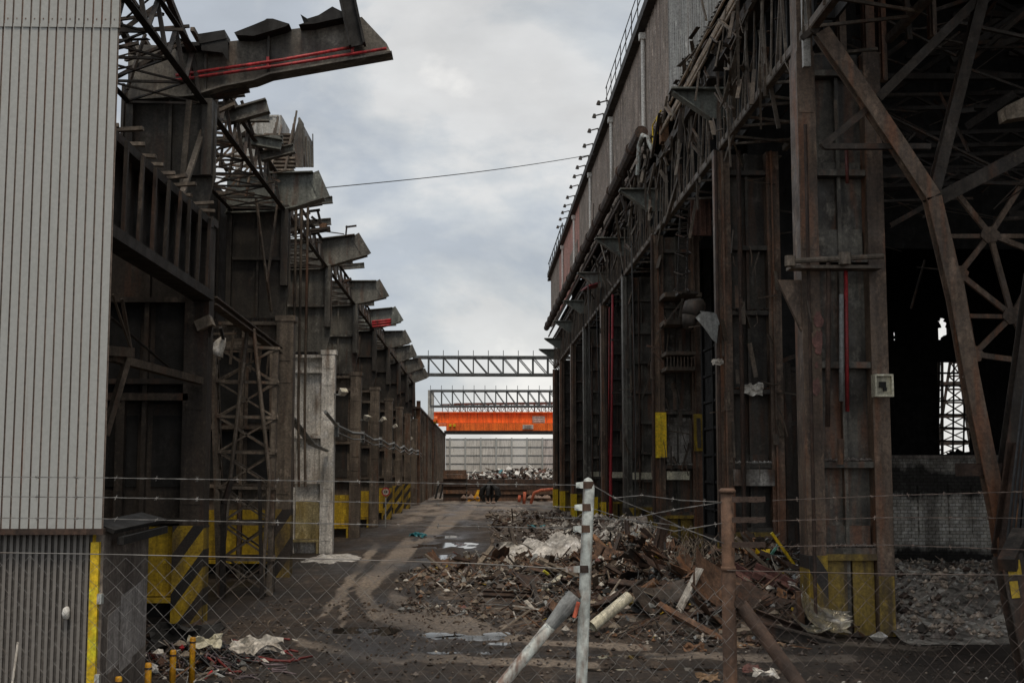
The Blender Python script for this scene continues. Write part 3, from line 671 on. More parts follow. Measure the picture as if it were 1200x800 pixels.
# longitudinal truss between columns, z 9.75 .. 11.6, and the plate girder above
edges = [9.0]+DR
for i in range(len(edges)-1):
    Ya, Yb = edges[i]+.5 if i else edges[i], edges[i+1]
    if i == 0: Yb -= .05
    m = MB(); n = 9 if i < 3 else 7
    m.angle((XR+.05, Ya, 9.75), (XR+.05, Yb, 9.75), .13, .02); m.angle((XR+1.5, Ya, 9.75), (XR+1.5, Yb, 9.75), .1, .02)
    for q in range(n):
        t = Ya+(Yb-Ya)*(q+.5)/n
        m.bar((XR+.05, t, 9.75), (XR+.08, t-.45*((q % 2)*2-1), 11.6), .05, .035); m.bar((XR+.02, t+.3, 9.78), (XR+.08, t+.3, 11.6), .03, .03)
        m.bar((XR+.1, t, 9.78), (XR+1.5, t+.5*((q % 2)*2-1), 9.78), .05, .05)
    m.build('truss', lattice_pale if i in (1, 2, 3) else lattice, RH)  # near bays paler, highlights put into the bar colour
    m = MB(); m.box(XR+.12, XR+.18, Ya, Yb, 11.6, 12.1); m.box(XR-.05, XR+.3, Ya, Yb, 11.55, 11.6); m.build('plate_girder', dark2, RH)
    m = MB(); m.box(XR+.45, XR+.5, Ya, Yb, 9.9, 13.2)
    for q in range(8):
        t = Ya+(Yb-Ya)*(q+.5)/8; m.box(XR+.3, XR+.45, t, t+.1, 9.9, 11.55)
    m.build('recess_shade_sheet', black, RH)  # black sheet painting the shade of the recess behind the truss
# upper cladding, bay by bay
Z0, Z1 = 12.75, 16.35
cuts = [9.0, 20.5, 27.6, 33.5, 38.0, 45.8, 55., 64, 71.9, 80, 89.5]  # first stretch is out of view, added to darken the hall
cm = [clad_grey, clad_grey, clad_grey, clad_brown, clad_brown, clad_brown, clad_brown, clad_pink, clad_pink, clad_brown, clad_brown]
def ribbed(m, Ya, Yb, x, z0, z1, pitch=.3, dep=.05):
    n = max(2, int((Yb-Ya)/pitch)); vs = []
    for j in range(n+1):
        yy = Ya+(Yb-Ya)*j/n
        for ddy, dx in ((0, 0), (.3*pitch, 0), (.4*pitch, dep), (.9*pitch, dep)):
            if j == n and ddy: break
            vs += [(x+dx, yy+ddy, z0), (x+dx, yy+ddy, z1)]
    k = len(vs)//2
    m.add(vs, [(2*a, 2*a+2, 2*a+3, 2*a+1) for a in range(k-1)])
for a in range(len(cuts)-1):
    m = MB(); ribbed(m, cuts[a]+.02, cuts[a+1]-.02, XR-.1, Z0, Z1); m.box(XR+.0, XR+.05, cuts[a]+.02, cuts[a+1]-.02, Z0+.05, Z1-.05)
    m.build('cladding_panel', cm[a], RH)
    if a in (6, 7):
        m = MB(); ribbed(m, cuts[a]+1, cuts[a+1]-1.5, XR-.13, Z0+.02, Z0+1.9); m.build('patched_cladding', clad_brown, RH)
m = MB()
for yy in (38.3, 47.8, 57, 66.8, 76): m.mark(); m.tube([(XR-.16, yy, Z0-.1), (XR-.16, yy, Z1-.15)], .065, 8); m.box(XR-.28, XR-.05, yy-.13, yy+.13, Z1-.3, Z1-.1)
m.build_each('downpipe', clad_far, RH)
m = MB(); m.box(XR-.35, XR+.3, 9, 89.6, Z1, Z1+.3); m.build('gutter', dark, RH)
m = MB()
for yy in frange(24, 49, 1.6): m.bar((XR-.3, yy, Z1+.3), (XR-.3, yy, Z1+1.25), .028, .028)
for z in (Z1+.8, Z1+1.25): m.bar((XR-.3, 24, z), (XR-.3, 48.4, z), .026, .026)
m.build('roof_handrail', dark, RH)
m = MB()
for yy in frange(74, 89, 2): m.bar((XR-.3, yy, Z1+.3), (XR-.3, yy, Z1+.9), .05, .05)
m.bar((XR-.3, 74, Z1+.9), (XR-.3, 89, Z1+.9), .05, .05); m.build('roof_handrail', dark, RH)
# walkway pipes below the cladding
m = MB()
for dx, z, r in ((-.15, 12.05, .06), (-.05, 12.28, .05), (-.2, 11.85, .04), (.05, 12.5, .06), (-.3, 12.18, .03)):
    m.mark(); m.tube([(XR+dx, 10, z), (XR+dx, DR[2]-2.2 if dx > -.1 else DR[1]+5, z)], r, 8)
m.build_each('pipe_run', steel('tan lagged pipe', (.40, .31, .22), (.24, .18, .13), (.2, .10, .05), .4, .15, .6), RH)
m = MB(); m.tube([(XR-.45, DR[2]-1, 12.65), (XR-.45, 60, 12.65), (XR-.45, 89, 12.65)], .2, 10)
for yy in frange(DR[2]+1, 88, 3): m.tube([(XR-.45, yy, 12.65), (XR-.45, yy+.12, 12.65)], .25, 10)
for dx, z in ((-.2, 12.3), (-.3, 12.05), (-.05, 11.8)): m.tube([(XR+dx, DR[2]+.5, z), (XR+dx, 89, z)], .05, 6)
m.build('duct', rust_d, RH)
m = MB(); m.tube([(XR-.2, DR[2]-1.6, 11.9), (XR-.35, DR[2]-1.5, 12.35), (XR-.45, DR[2]-1.2, 12.5), (XR-.5, DR[2]-.8, 12.3), (XR-.5, DR[2]-.4, 11.5)], .07, 8); m.build('bent_pipe', white_post, RH)
m = MB(); p = [(XR-.3, DR[2]-2.3, 11.9), (XR-.3, DR[2]-2.3, 12.5), (XR-.25, DR[2]-3.6, 12.55)]; m.tube(p, .022, 6); m.tube([(XR-.3, DR[2]-3.2, 12.0), (XR-.3, DR[2]-3.2, 12.5)], .022, 6); m.build('yellow_handrail', yellow_b, RH)
m = MB()
for i in range(60):   # ragged loose strips, cable trays and torn sheet along the walkway edge
    yy = R.uniform(24, 56); x = XR+R.uniform(-.55, .1); z = R.uniform(11.15, 12.7); L = R.uniform(.3, 1.4)
    m.mark(); m.bar((x, yy, z), (x+R.uniform(-.15, .15), yy+L*R.uniform(-1, 1), z-L*R.uniform(0, .8)), R.uniform(.03, .12), .02)
m.build_each('torn_strip', dark2, RH)
m = MB(); p = at(781, 122, 36); m.prism([(p.x-.12, p.z+.1), (p.x-.06, p.z-.14), (p.x+.04, p.z-.16), (p.x+.13, p.z+.06)], 36, 36.03); m.build('warning_plate', white, RH)
m = MB()
for dx in (-.05, .02): m.prism([(p.x+dx-.02, p.z+.07), (p.x+dx+.01, p.z-.1), (p.x+dx+.04, p.z-.1), (p.x+dx+.02, p.z+.07)], 35.985, 35.998)
m.build('warning_mark', redpipe, RH)
m = MB(); p = at(779, 155, 36.2); m.box(p.x-.12, p.x+.1, 36.1, 36.5, p.z-.3, p.z+.35); m.build('valve_box', rust_o, RH)
# roof and inner shell, closed in to keep the interior dark
m = MB(); m.slab([(XR-.2, 4, 16.45), (31, 4, 18.5), (31, 92, 18.5), (XR-.2, 92, 16.45)], .12); m.build('roof', dark, RH)  # near end carried on out of view to shade the interior
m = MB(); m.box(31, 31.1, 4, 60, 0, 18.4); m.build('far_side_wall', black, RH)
m = MB()
Yw = 60
def wall_holes(m, x0, x1, z0, z1, holes, y0, y1):
    X = sorted({x0, x1, *[h[0] for h in holes], *[h[1] for h in holes]}); Z = sorted({z0, z1, *[h[2] for h in holes], *[h[3] for h in holes]})
    for a, b in zip(X[:-1], X[1:]):
        for c, d in zip(Z[:-1], Z[1:]):
            cx, cz = (a+b)/2, (c+d)/2
            if not any(h[0] < cx < h[1] and h[2] < cz < h[3] for h in holes): m.box(a, b, y0, y1, c, d)
def hole(xa, ya, xb, yb):
    p, q = at(xa, ya, Yw), at(xb, yb, Yw); return (p.x, q.x, q.z, p.z)
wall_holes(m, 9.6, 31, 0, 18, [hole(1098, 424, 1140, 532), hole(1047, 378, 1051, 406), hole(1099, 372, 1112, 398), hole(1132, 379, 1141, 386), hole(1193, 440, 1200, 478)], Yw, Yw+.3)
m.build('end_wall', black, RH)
m = MB(); rr = random.Random(15)   # torn sheet and bent rails round the openings
for (xa, ya, xb, yb) in ((1098, 424, 1140, 532), (1047, 378, 1051, 406), (1099, 372, 1112, 398), (1193, 440, 1200, 478)):
    for i in range(16):
        e = rr.randrange(4); u = rr.random(); x = (xa+(xb-xa)*u) if e < 2 else (xa if e == 2 else xb); y = (ya if e == 0 else yb) if e < 2 else ya+(yb-ya)*u
        p = at(x, y, 59.9-i*.01); r_ = rr.uniform(.08, .32); m.mark(); m.prism([(p.x+r_*rr.uniform(.4, 1.2)*math.cos(t*1.26+i), p.z+r_*rr.uniform(.4, 1.2)*math.sin(t*1.26+i)) for t in range(5)], p.y, p.y+.008)
m.build_each('torn_sheet', black, RH)
m = MB()
for y_ in (437, 452, 470, 485, 500, 516): m.mark(); m.bar(at(1092, y_, 59.6), at(1146, y_+rr.uniform(-4, 4), 59.6), rr.uniform(.05, .16), .08)
for x_ in (1101, 1118, 1131): m.mark(); m.bar(at(x_, 420, 59.5), at(x_+rr.uniform(-6, 6), 535, 59.5), .07, .07)
m.build_each('bent_rail', dark, RH)
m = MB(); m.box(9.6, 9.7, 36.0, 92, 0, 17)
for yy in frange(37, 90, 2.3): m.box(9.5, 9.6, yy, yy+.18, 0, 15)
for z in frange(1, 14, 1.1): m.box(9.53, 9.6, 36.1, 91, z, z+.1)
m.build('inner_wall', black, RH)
m = MB(); m.box(XR+1.45, 9.6, 30.9, 31, 5.0, 16); m.build('blackout_screen', black, RH); m = MB(); m.box(XR+1.45, 9.6, 90, 90.2, 0, 16.3); m.build('blackout_screen', black, RH)  # added dark sheets that black out the hall interior
m = MB(); m.box(6.9, 31, 38.5, 38.6, 9.5, 17.5); m.build('blackout_sheet', black, RH)  # added sheet standing in for deep shade behind the trusses
m = MB()   # faint girts behind the gap between the first two columns
for z in (2.2, 2.9, 3.7, 4.4, 5.0): m.box(6.8, 7.75, 29.9, 29.98, z, z+.09)
m.box(7.3, 7.45, 29.8, 29.9, 0, 5.2); m.box(7.75, 7.85, 29.8, 29.9, 0, 5.1); m.bar((6.75, 29.5, 5.05), (8.0, 29.5, 5.5), .12, .1); m.box(6.7, 9.6, 30.4, 30.45, 0, 5.0); m.build('girt', dark2, RH)
# end frame: curved portal leg, diagonals, gusseted lattice behind
Yp = 19.6
pts = [at(x, y, Yp) for x, y in ((962, 38), (1010, 108), (1050, 168), (1092, 232), (1106, 290), (1120, 350), (1136, 440), (1152, 520), (1170, 605), (1178, 660))]
m = MB()
for a, b in zip(pts[:-1], pts[1:]): m.ibeam(a, b, .24, .23, .035, up=(0, 1, 0))
m.build('portal_leg', flange_r, RH)
m = MB()
for a, b, w in (((1092, 232), (1155, -20), .2), ((1095, 236), (1230, 165), .24), ((1028, 116), (1150, -5), .16), ((1212, 320), (1172, 610), .26), ((963, 172), (1020, 125), .12), ((966, 172), (1090, 172), .1), ((952, 40), (985, -20), .14), ((940, 45), (960, 28), .1)):
    p = at(*a, Yp+.1); q = at(*b, Yp+.1); m.mark(); m.ibeam(p, q, w*.9, w, .03, up=(0, 1, 0))
m.build_each('portal_brace', dark2, RH)
Yg = 23.5
nodes = {'a': (1160, 275), 'b': (1124, 321), 'c': (1186, 370), 'd': (1141, 415), 'e': (1225, 300), 'f': (1215, 425), 'g': (1120, 225), 'h': (1200, 212), 'i': (1160, 395)}
m = MB()
for a, b in (('a', 'b'), ('a', 'c'), ('b', 'c'), ('c', 'd'), ('a', 'e'), ('c', 'f'), ('d', 'f'), ('a', 'g'), ('a', 'h'), ('e', 'c'), ('b', 'd')):
    m.bar(at(*nodes[a], Yg), at(*nodes[b], Yg), .1, .08, up=(0, 1, 0))
m.bar(at(1105, 277, Yg), at(1230, 277, Yg), .09, .08); m.bar(at(1120, 370, Yg), at(1230, 372, Yg), .09, .08); m.build('gusset_lattice', flange_r, RH)
m = MB()
for k_ in 'abcd':
    p = at(*nodes[k_], Yg-.06); m.mark(); m.prism([(p.x+.19*math.cos(t*math.pi/3+.2), p.z+.17*math.sin(t*math.pi/3+.2)) for t in range(6)], p.y-.02, p.y+.02)
m.build_each('gusset_plate', flange_r, RH)
m = MB(); rr = random.Random(3)
for i in range(26):   # the black tangle of roof trusses deep inside
    Yq = rr.uniform(24, 36); x = rr.uniform(975, 1230); y0 = rr.uniform(-40, 260); L = rr.uniform(60, 220)
    a = rr.choice((0, 0, .1, -.12, .5, -.6)); m.bar(at(x, y0, Yq), at(x+L*math.cos(a), y0+L*math.sin(a), Yq+rr.uniform(-1, 1)), rr.uniform(.07, .2), rr.uniform(.06, .16))
for y0 in (115, 160, 186, 205): m.truss(at(985, y0, 28), at(1240, y0-8, 28), at(985, y0+14, 28), at(1240, y0+8, 28), 9, .06, .07, 'w'); m.bar(at(985, y0, 28), at(1240, y0-8, 28), .09, .09); m.bar(at(985, y0+14, 28), at(1240, y0+8, 28), .09, .09)
m.build('inner_truss', dark, RH)
m = MB()
for x, yb, w, mm in ((986, 92, .16, 0), (1018, 98, .2, 0), (1034, 96, .13, 0), (1092, 45, .12, 0)):
    p = at(x, yb, 21.2); m.mark(); m.box(p.x-w/2, p.x+w/2, 21.1, 21.25, p.z, 13.5); m.box(p.x-w/2+.02, p.x-w/2+.05, 21.02, 21.1, p.z, 13.5)
m.build_each('hanging_post', flange_r, RH)
m = MB(); p = at(945, 80, 20.2); q = at(944, -40, 20.2); m.box(p.x-.07, p.x+.05, 20.1, 20.2, p.z, q.z); m.build('pale_duct', clad_grey, RH)
m = MB(); p = at(1190, 125, 19); m.slab([at(1178, 125, 19), at(1212, 108, 19), at(1212, 135, 19), at(1180, 140, 19)], .3); m.build('junction_block', wood, RH)
m = MB(); m.tube([(XR+1.7, 16.5, 6.0), (XR+3.6, 16.5, 6.05)], .3, 10); m.build('vessel', dark2, RH) if False else None
m = MB()   # torn cable trays, straps and bent angles hanging on the columns
rr = random.Random(19)
for i in range(95):
    k_ = rr.choice((0, 1, 1, 1, 2, 2, 2, 2, 3, 3, 4)); D = DR[k_]; x = XR+rr.uniform(-.1, 1.35); z = rr.uniform(2.9, 9.4); L = rr.uniform(.15, .9); t = rr.choice((0, 0, .15, .3, 1.4))
    a = Vector((x, D-.05-rr.random()*.12, z)); b = a+Vector((L*math.sin(t)*rr.choice((-1, 1)), rr.uniform(-.15, .05), -L*math.cos(t)))
    m.mark()
    if rr.random() < .4: m.tube([a, a.lerp(b, .5)+Vector((rr.uniform(-.08, .08), -.05, rr.uniform(-.1, 0))), b], rr.uniform(.008, .02), 5)
    else: m.bar(a, b, rr.uniform(.03, .13), rr.uniform(.01, .04))
q = MB(); q2 = MB(); n_ = len(m.marks)
m.build_each('dangling_scrap', lattice, RH)
for nm_, cnt, yr, xr_, zr, mt_, sd_ in (('bent_bar', 98, (20.8, 52), (-.35, .35), (9.8, 12.7), lattice, 61), ('tangled_strut', 98, (20.3, 34), (1.4, 6.5), (7.2, 12.5), dark2, 62), ('loose_angle', 90, (23, 60), (-.45, .2), (9.9, 12.6), lattice_pale, 63)):
    rr = random.Random(sd_); m = MB()
    for i in range(cnt):
        yy = yr[0]+(yr[1]-yr[0])*rr.random()**1.4; a = Vector((XR+rr.uniform(*xr_), yy, rr.uniform(*zr))); L = rr.uniform(.3, 1.6 if nm_ != 'tangled_strut' else 3.)
        d = Vector((rr.uniform(-.15, .15), rr.uniform(-.8, .8), rr.uniform(-1, .6))) if nm_ != 'tangled_strut' else Vector((rr.uniform(-1, 1), rr.uniform(-.3, .3), rr.uniform(-.45, .45)))
        m.mark(); b = a+d.normalized()*L; b.x = max(b.x, XR-.5)
        if rr.random() < .4: m.angle(a, b, rr.uniform(.04, .09), .01)
        else: m.bar(a, b, rr.uniform(.02, .08), rr.uniform(.012, .04))
    m.build_each(nm_, mt_, RH)
# beam stub platform and pipes on the first column
m = MB(); p = at(928, 306, 19.9); q = at(1035, 300, 19.9); m.tube([p, q], .045, 8); m.box(p.x, q.x, 19.95, 20.3, p.z-.1, p.z-.05)
m.tube([at(926, 300, 19.9), at(926, 312, 19.9)], .09, 8); m.tube([at(990, 296, 19.85), at(990, 310, 19.85)], .1, 8); m.build('bracket_pipe', lattice_pale, RH)
m = MB(); m.prism([(XR-.38, 7.2-1.45), (XR, 4.9), (XR, 5.75)], 20.4, 20.5); m.build('bracket_gusset', flange_r, RH)
t = thing('red_pipe', 'short red and grey pipes clipped to the nearest right column', 'pipes', (5.95, 20.1, 4))
m = MB(); m.mark(); m.tube([at(991, 310, 20.2), at(993, 482, 20.2)], .035, 8); m.mark(); m.tube([at(992, 175, 20.2), at(993, 215, 20.2)], .03, 8); m.build_each('pipe', redpipe_d, t, smooth=True)
m = MB(); m.tube([at(986, 345, 20.15), at(986, 470, 20.15)], .04, 8); m.build('pipe', grey, t, True)
m = MB(); m.tube([at(971, 308, 20.1), at(970, 500, 20.1)], .04, 8); m.build('pipe', rust_d, t, True)
m = MB(); m.tube([at(985, 514, 20.2), at(985, 544, 20.2)], .05, 10); tag(m.build('pipe_stub', [rust, redpipe], base=tuple(at(985, 544, 20.2))), 'red ended pipe stub standing on the ledge of the nearest right column', 'pipe stub')
# switch box
t = thing('switch_box', 'pale open fronted switch box on the nearest right column', 'switch box', tuple(at(1033, 462, 20.1)))
c0 = at(1033, 452, 20.1); w, h = .15, .18
m = MB()
for (a, b, c_, d) in ((-w, w, h-.03, h), (-w, w, -h, -h+.03), (-w, -w+.03, -h+.03, h-.03), (w-.03, w, -h+.03, h-.03)): m.box(c0.x+a, c0.x+b, 19.95, 20.15, c0.z+c_, c0.z+d)
m.build('frame', cream, t); m = MB(); m.box(c0.x-w+.03, c0.x+w-.03, 20.04, 20.1, c0.z-h+.03, c0.z+h-.03); m.build('back_panel', cream, t)
m = MB(); m.box(c0.x-.06, c0.x+.04, 19.99, 20.04, c0.z-.03, c0.z+.06); m.box(c0.x, c0.x+.05, 19.99, 20.04, c0.z-.09, c0.z-.03); m.build('switch', black, t)
# graffiti-like pink paint patches on the nearest column
m = MB(); rr = random.Random(8)
for i in range(10):
    y0 = rr.uniform(375, 465); p = at(rr.uniform(955, 962), y0, DR[0]-.012); a = rr.uniform(.03, .1); b = rr.uniform(.06, .2)
    n = 9; m.mark(); m.prism([(p.x+a*math.cos(2*math.pi*j/n)*rr.uniform(.6, 1), p.z+b*math.sin(2*math.pi*j/n)*rr.uniform(.6, 1)) for j in range(n)], DR[0]-.016-i*.0006, DR[0]-.003)
m.build_each('paint_patch', pinkp, RH)
# services farther along
t = thing('red_pipe', 'tall vertical red standpipe on the right hall wall', 'pipe', (5.2, 47.5, 0))
m = MB(); m.tube([at(718, 345, 47.5), at(717, 470, 47.5), at(715.5, 560, 47.5), Vector((at(716, 600, 47.5).x, 47.5, 0))], [.045, .045, .06, .09], 10); m.build('pipe', redpipe_s, t, True)
m = MB(); m.tube([at(714, 360, 47.4), at(713, 560, 47.4)], .022, 8); m.build('pipe', redpipe_d, t, True)
m = MB()
for z in (3.5, 5.5, 7.5): m.mark(); m.box(5.05, 5.35, 47.45, 47.7, z, z+.08)
m.build_each('clamp', dark, t)
m = MB(); p = at(703, 330, 53); m.slab([p, p+Vector((-.5, 0, -.15)), p+Vector((-.7, 1.5, -.15)), p+Vector((0, 1.5, 0))], .05); m.build('red_canopy', redpipe_s, RH)
m = MB(); p0, p1 = at(809, 232, 33), at(834, 276, 33); m.box(p0.x, p1.x, 33, 33.05, p1.z, p0.z)
for j in range(5): m.box(p0.x+.02+j*.12, p0.x+.05+j*.12, 32.97, 33, p1.z+.02, p0.z-.02)
tag(m.build('rusty_panel', steel('red brown sheet', (.115, .052, .034), (.08, .038, .026), (.06, .035, .025), .4, .15, .75), base=(p0.x, 33, p1.z)), 'square red brown sheet hung below the truss beside a caged ladder', 'panel')
m = MB(); Yq = 34.
for s_ in (798, 808): m.bar(at(s_, 230, Yq), at(s_-4, 345, Yq), .05, .05)
for j in range(22): m.bar(at(798-j*.19, 236+j*5, Yq), at(808-j*.19, 236+j*5, Yq), .035, .035)
for j in range(5): m.tube([at(796-j, 250+j*22, Yq), at(793-j, 253+j*22, Yq-.5), at(803-j, 256+j*22, Yq-.7), at(812-j, 253+j*22, Yq-.5), at(809-j, 250+j*22, Yq)], .02, 5)
m.box(at(792, 345, Yq).x, at(815, 345, Yq).x, Yq-.5, Yq+.1, at(800, 347, Yq).z, at(800, 344, Yq).z)
tag(m.build('caged_ladder', dark2, base=tuple(at(800, 345, Yq))), 'short dark caged ladder on the third right column', 'ladder')
m = MB()   # platforms and brackets on the third column
for (x0, y0, x1, y1) in ((778, 343, 822, 348), (778, 375, 812, 380), (780, 412, 815, 416), (780, 430, 815, 434)):
    p, q = at(x0, y1, 36.6), at(x1, y0, 36.6); m.box(p.x, q.x, 36.5, 37.7, p.z, q.z)
for j in range(9): p = at(782+j*4, 418, 36.5); m.bar(p, p+Vector((0, 0, -.35)), .03, .03)
for (a, b) in (((775, 385), (800, 352)), ((800, 350), (795, 380)), ((812, 350), (806, 378)), ((770, 392), (778, 380)), ((765, 410), (778, 425)), ((758, 405), (775, 408))): m.bar(at(*a, 36.4), at(*b, 36.4), .06, .05)
m.build('maintenance_platform', lattice, RH)
t = thing('torn_hopper', 'torn grey green hopper hanging from the second right column', 'hopper', tuple(at(825, 400, 28)))
m = MB(); cs = [at(x, y, 27.2) for x, y in ((815, 372), (822, 366), (838, 368), (842, 380), (840, 402), (835, 398), (826, 385))]
m.slab(cs, .03); m.slab([cs[1], cs[2], cs[2]+Vector((.1, .6, 0)), cs[1]+Vector((-.05, .6, .1))], .03); m.slab([cs[2], cs[3], cs[3]+Vector((.1, .6, -.1)), cs[2]+Vector((.1, .6, 0))], .03); m.build('shell', grey, t)
m = MB(); m.tube([at(808, 372, 27.4), at(812, 361, 27.5), at(822, 357, 27.6)], [.2, .24, .16], 10); m.tube([at(806, 385, 27.4), at(809, 370, 27.4)], [.12, .2], 10); m.build('duct', dark, t, True)
def rag(name, label, cat, px, py, Y, s, mt, n=5, seed=1, flat=.5, base=None):
    rr = random.Random(seed); c0 = at(px, py, Y) if base is None else Vector(base); m = MB(); N = n*2
    vs = []
    for j in range(N+1):
        for i in range(N+1):
            u, v = i/N*2-1, j/N*2-1
            d = mnoise.noise_vector(Vector((u*1.7+seed, v*1.7, seed*.7)))
            k = 1-.25*abs(mnoise.noise(Vector((u*2, v*2, seed+3))))
            vs.append(c0+Vector((u*s*k+d.x*s*.35, v*s*.6*flat+d.y*s*.4, (v*s*.55*(1-flat))+d.z*s*.45)))
    m.add(vs, [(j*(N+1)+i, j*(N+1)+i+1, (j+1)*(N+1)+i+1, (j+1)*(N+1)+i) for j in range(N) for i in range(N)])
    o = m.build(name, mt, base=tuple(c0)); sm = o.modifiers.new('thickness', 'SOLIDIFY'); sm.thickness = .01
    return tag(o, label, cat)
rag('paper_scrap', 'torn whitish paper caught on the web of the second right column', 'paper', 882, 456, 27.3, .22, white, seed=2, flat=.1)
rag('paper_scrap', 'small pale rag caught high beside the torn hopper', 'rag', 841, 424, 27.2, .12, white, seed=4, flat=.1)
m = MB(); D = DR[2]; m.box(XR-.02, XR+.32, D-.13, D-.104, 3.0, 4.35); m.build('yellow_marker', yellow_b, RH)
m = MB(); m.box(XR+1.14, XR+1.4, D-.1, D-.084, 3.2, 4.3); m.build('yellow_marker', yellow, RH)
m = MB(); m.box(XR+.34, XR+1.1, D+.18, D+.2, 2.85, 4.2); m.build('limed_panel', steel('patchy lime wash', (.36, .34, .31), (.07, .06, .05), (.10, .05, .03), .6, .4, .85, scale=1.8), RH)
def ledge(i, z, mt, seed, n=26):
    rr = random.Random(seed); D = DR[i]; m = MB()
    for j in range(n):
        x = XR+.3+rr.random()*.82; yy = D+.02+rr.random()*.2; s_ = rr.uniform(.012, .055)
        lump(m, (x, yy, z+.1+s_*.5), s_, rr)
    m.build('ledge_rubble', mt, RH)
def lump(m, c, s, rr, m_=0):
    vs = []; 
    for (x, y, z) in ((1, 0, 0), (-1, 0, 0), (0, 1, 0), (0, -1, 0), (0, 0, 1), (0, 0, -1), (.7, .7, .5), (-.7, .6, -.5)):
        vs.append((c[0]+x*s*rr.uniform(.6, 1.2), c[1]+y*s*rr.uniform(.6, 1.2), c[2]+z*s*rr.uniform(.5, 1)))
    m.add(vs, [(0, 6, 4), (6, 2, 4), (2, 1, 4), (1, 3, 4), (3, 0, 4), (0, 2, 6), (2, 0, 5), (1, 2, 7), (7, 2, 5), (1, 7, 5), (3, 1, 5), (0, 3, 5)], m_)
ledge(1, 2.68, ash, 4, 110); ledge(2, 2.68, ash, 5, 110); ledge(0, 2.68, conc_w, 6, 70); ledge(0, 1.3, conc_w, 7, 80); ledge(1, 4.3, rust, 8, 40); ledge(1, 6.05, dark2, 9, 40); ledge(2, 4.3, conc_w, 10, 50)
m = MB(); D = DR[2]; m.box(XR+.33, XR+1.0, D-.05, D+.16, 2.35, 2.6); m.build('pale_beam', cream, RH)
m = MB(); D = DR[1]; m.box(XR+.25, XR+1.15, D-.1, D+.1, 2.3, 2.66); m.build('pale_beam', MATS['patchy lime wash'], RH)
m = MB()
for i in (3, 4, 5): m.mark(); m.box(XR+.3, XR+1.1, DR[i]+.0, DR[i]+.12, 2.3, 2.55)
m.build_each('pale_beam', cream, RH)
# thin vertical pipes on the right columns
m = MB()
for i, dx, z0, z1, r in ((1, .45, .5, 9.7, .05), (1, -.06, 1, 9.7, .04), (2, -.08, 1.2, 9.7, .05), (3, .35, 3, 9.6, .04), (3, .55, 2, 9.5, .03), (4, .2, 0, 9.6, .05), (5, .4, .5, 9, .04), (0, .06, 0, 8.3, .03)):
    m.mark(); m.tube([(XR+dx, DR[i]-.16, z0), (XR+dx+.02, DR[i]-.16, z1)], r, 8)
m.build_each('conduit', rust_d, RH)
m = MB()
for i, px in ((3, 690), (2, 742), (4, 700)): m.mark(); m.tube([(at(px, 500, DR[i]-.3).x, DR[i]-.3, 9.5), (at(px+3, 500, DR[i]-.3).x, DR[i]-.3, 4), (at(px+1, 500, DR[i]-.3).x, DR[i]-.3, 1)], .02, 5)
m.build_each('hanging_cable', cable_m, RH)
# roof edge lamp arms
def lamp_arm(Y):
    t = thing('roof_lamp', 'small dark lamp arm standing out from the right roof edge', 'lamp', (XR-.3, Y, Z1+.3), 'lamp arms along the right roof edge')
    L = Vector(t.location); m = MB(); m.bar(L, L+Vector((0, 0, .2)), .05, .05); m.bar(L+Vector((0, 0, .2)), L+Vector((-.36, 0, .1)), .045, .045); m.build('arm', dark, t)
    m = MB(); m.tube([L+Vector((-.36, 0, .18)), L+Vector((-.38, 0, .02))], [.05, .09], 8); m.build('lamp_shade', dark, t)
    return t
la = lamp_arm(47.5)
for i in range(1, 13):
    c = copy_tree(la); c.location.y = 47.5+i*2.1+.3*math.sin(i*5)
# yellow barrier frames near the far right columns
def barrier(px0, px1, ytop, ybase, label, mt=yellow_b):
    g = gp(px0, ybase); Y = g.y; t = thing('safety_barrier', label, 'barrier', tuple(g), 'yellow barriers by the right columns')
    h = at(px0, ytop, Y).z; x0, x1 = g.x, at(px1, ybase, Y).x
    for x in (x0, x1): m = MB(); m.box(x-.12, x+.12, Y-.1, Y+.1, 0, h); m.build('post', mt, t)
    m = MB(); m.box(x0+.12, x1-.12, Y-.05, Y+.05, h*.62, h*.78); m.box(x0+.12, x1-.12, Y-.05, Y+.05, h*.2, h*.34); m.build('rail', mt, t)
barrier(650, 658, 560, 592, 'yellow barrier nearest the gap at the far end')
barrier(668, 684, 575, 592, 'low yellow barrier between the two tall yellow posts and the white fence post')
barrier(698, 735, 582, 613, 'long yellow barrier at the foot of the red standpipe')
barrier(742, 765, 592, 618, 'small yellow barrier to the right of the red standpipe', yellow)
t = thing('safety_barrier', 'pair of tall yellow posts left of the white fence post', 'barrier', tuple(gp(660, 592)), 'yellow barriers by the right columns'); Y = gp(660, 592).y
for px in (659, 667): m = MB(); x = at(px, 590, Y).x; m.box(x-.14, x+.14, Y-.1, Y+.1, 0, at(px, 560, Y).z); m.build('post', yellow_b, t)
m = MB(); x0, x1 = at(659, 590, Y).x, at(667, 590, Y).x; m.box(x0+.14, x1-.14, Y-.06, Y+.06, .5, .7); m.build('rail', yellow_b, t)

# inside the right hall: whitewashed wall, shards, leaning beams
W0 = at(1042, 660, 35); W1 = at(1168, 660, 35)
CW = thing('concrete_wall', 'low whitewashed wall with a soot blackened top inside the right hall', 'wall', (W0.x, 35, 0))
m = MB(); m.box(W0.x-2, W1.x+.3, 35, 35.5, 0, 2.96); 
for x in (W0.x+.9, W0.x+1.75, W0.x+2.4): m.box(x-.05, x+.05, 34.92, 35, .9, 2.2)
m.build('wall_body', sooty_wall, CW)
m = MB(); m.box(W0.x-2, W1.x+.2, 34.9, 35.6, 2.96, 3.05); m.build('coping', conc_w, CW)
for x, w_, h in ((1048, 9, 640), (1055, 6, 600)):
    m = MB(); p = at(x, 720, 25); 
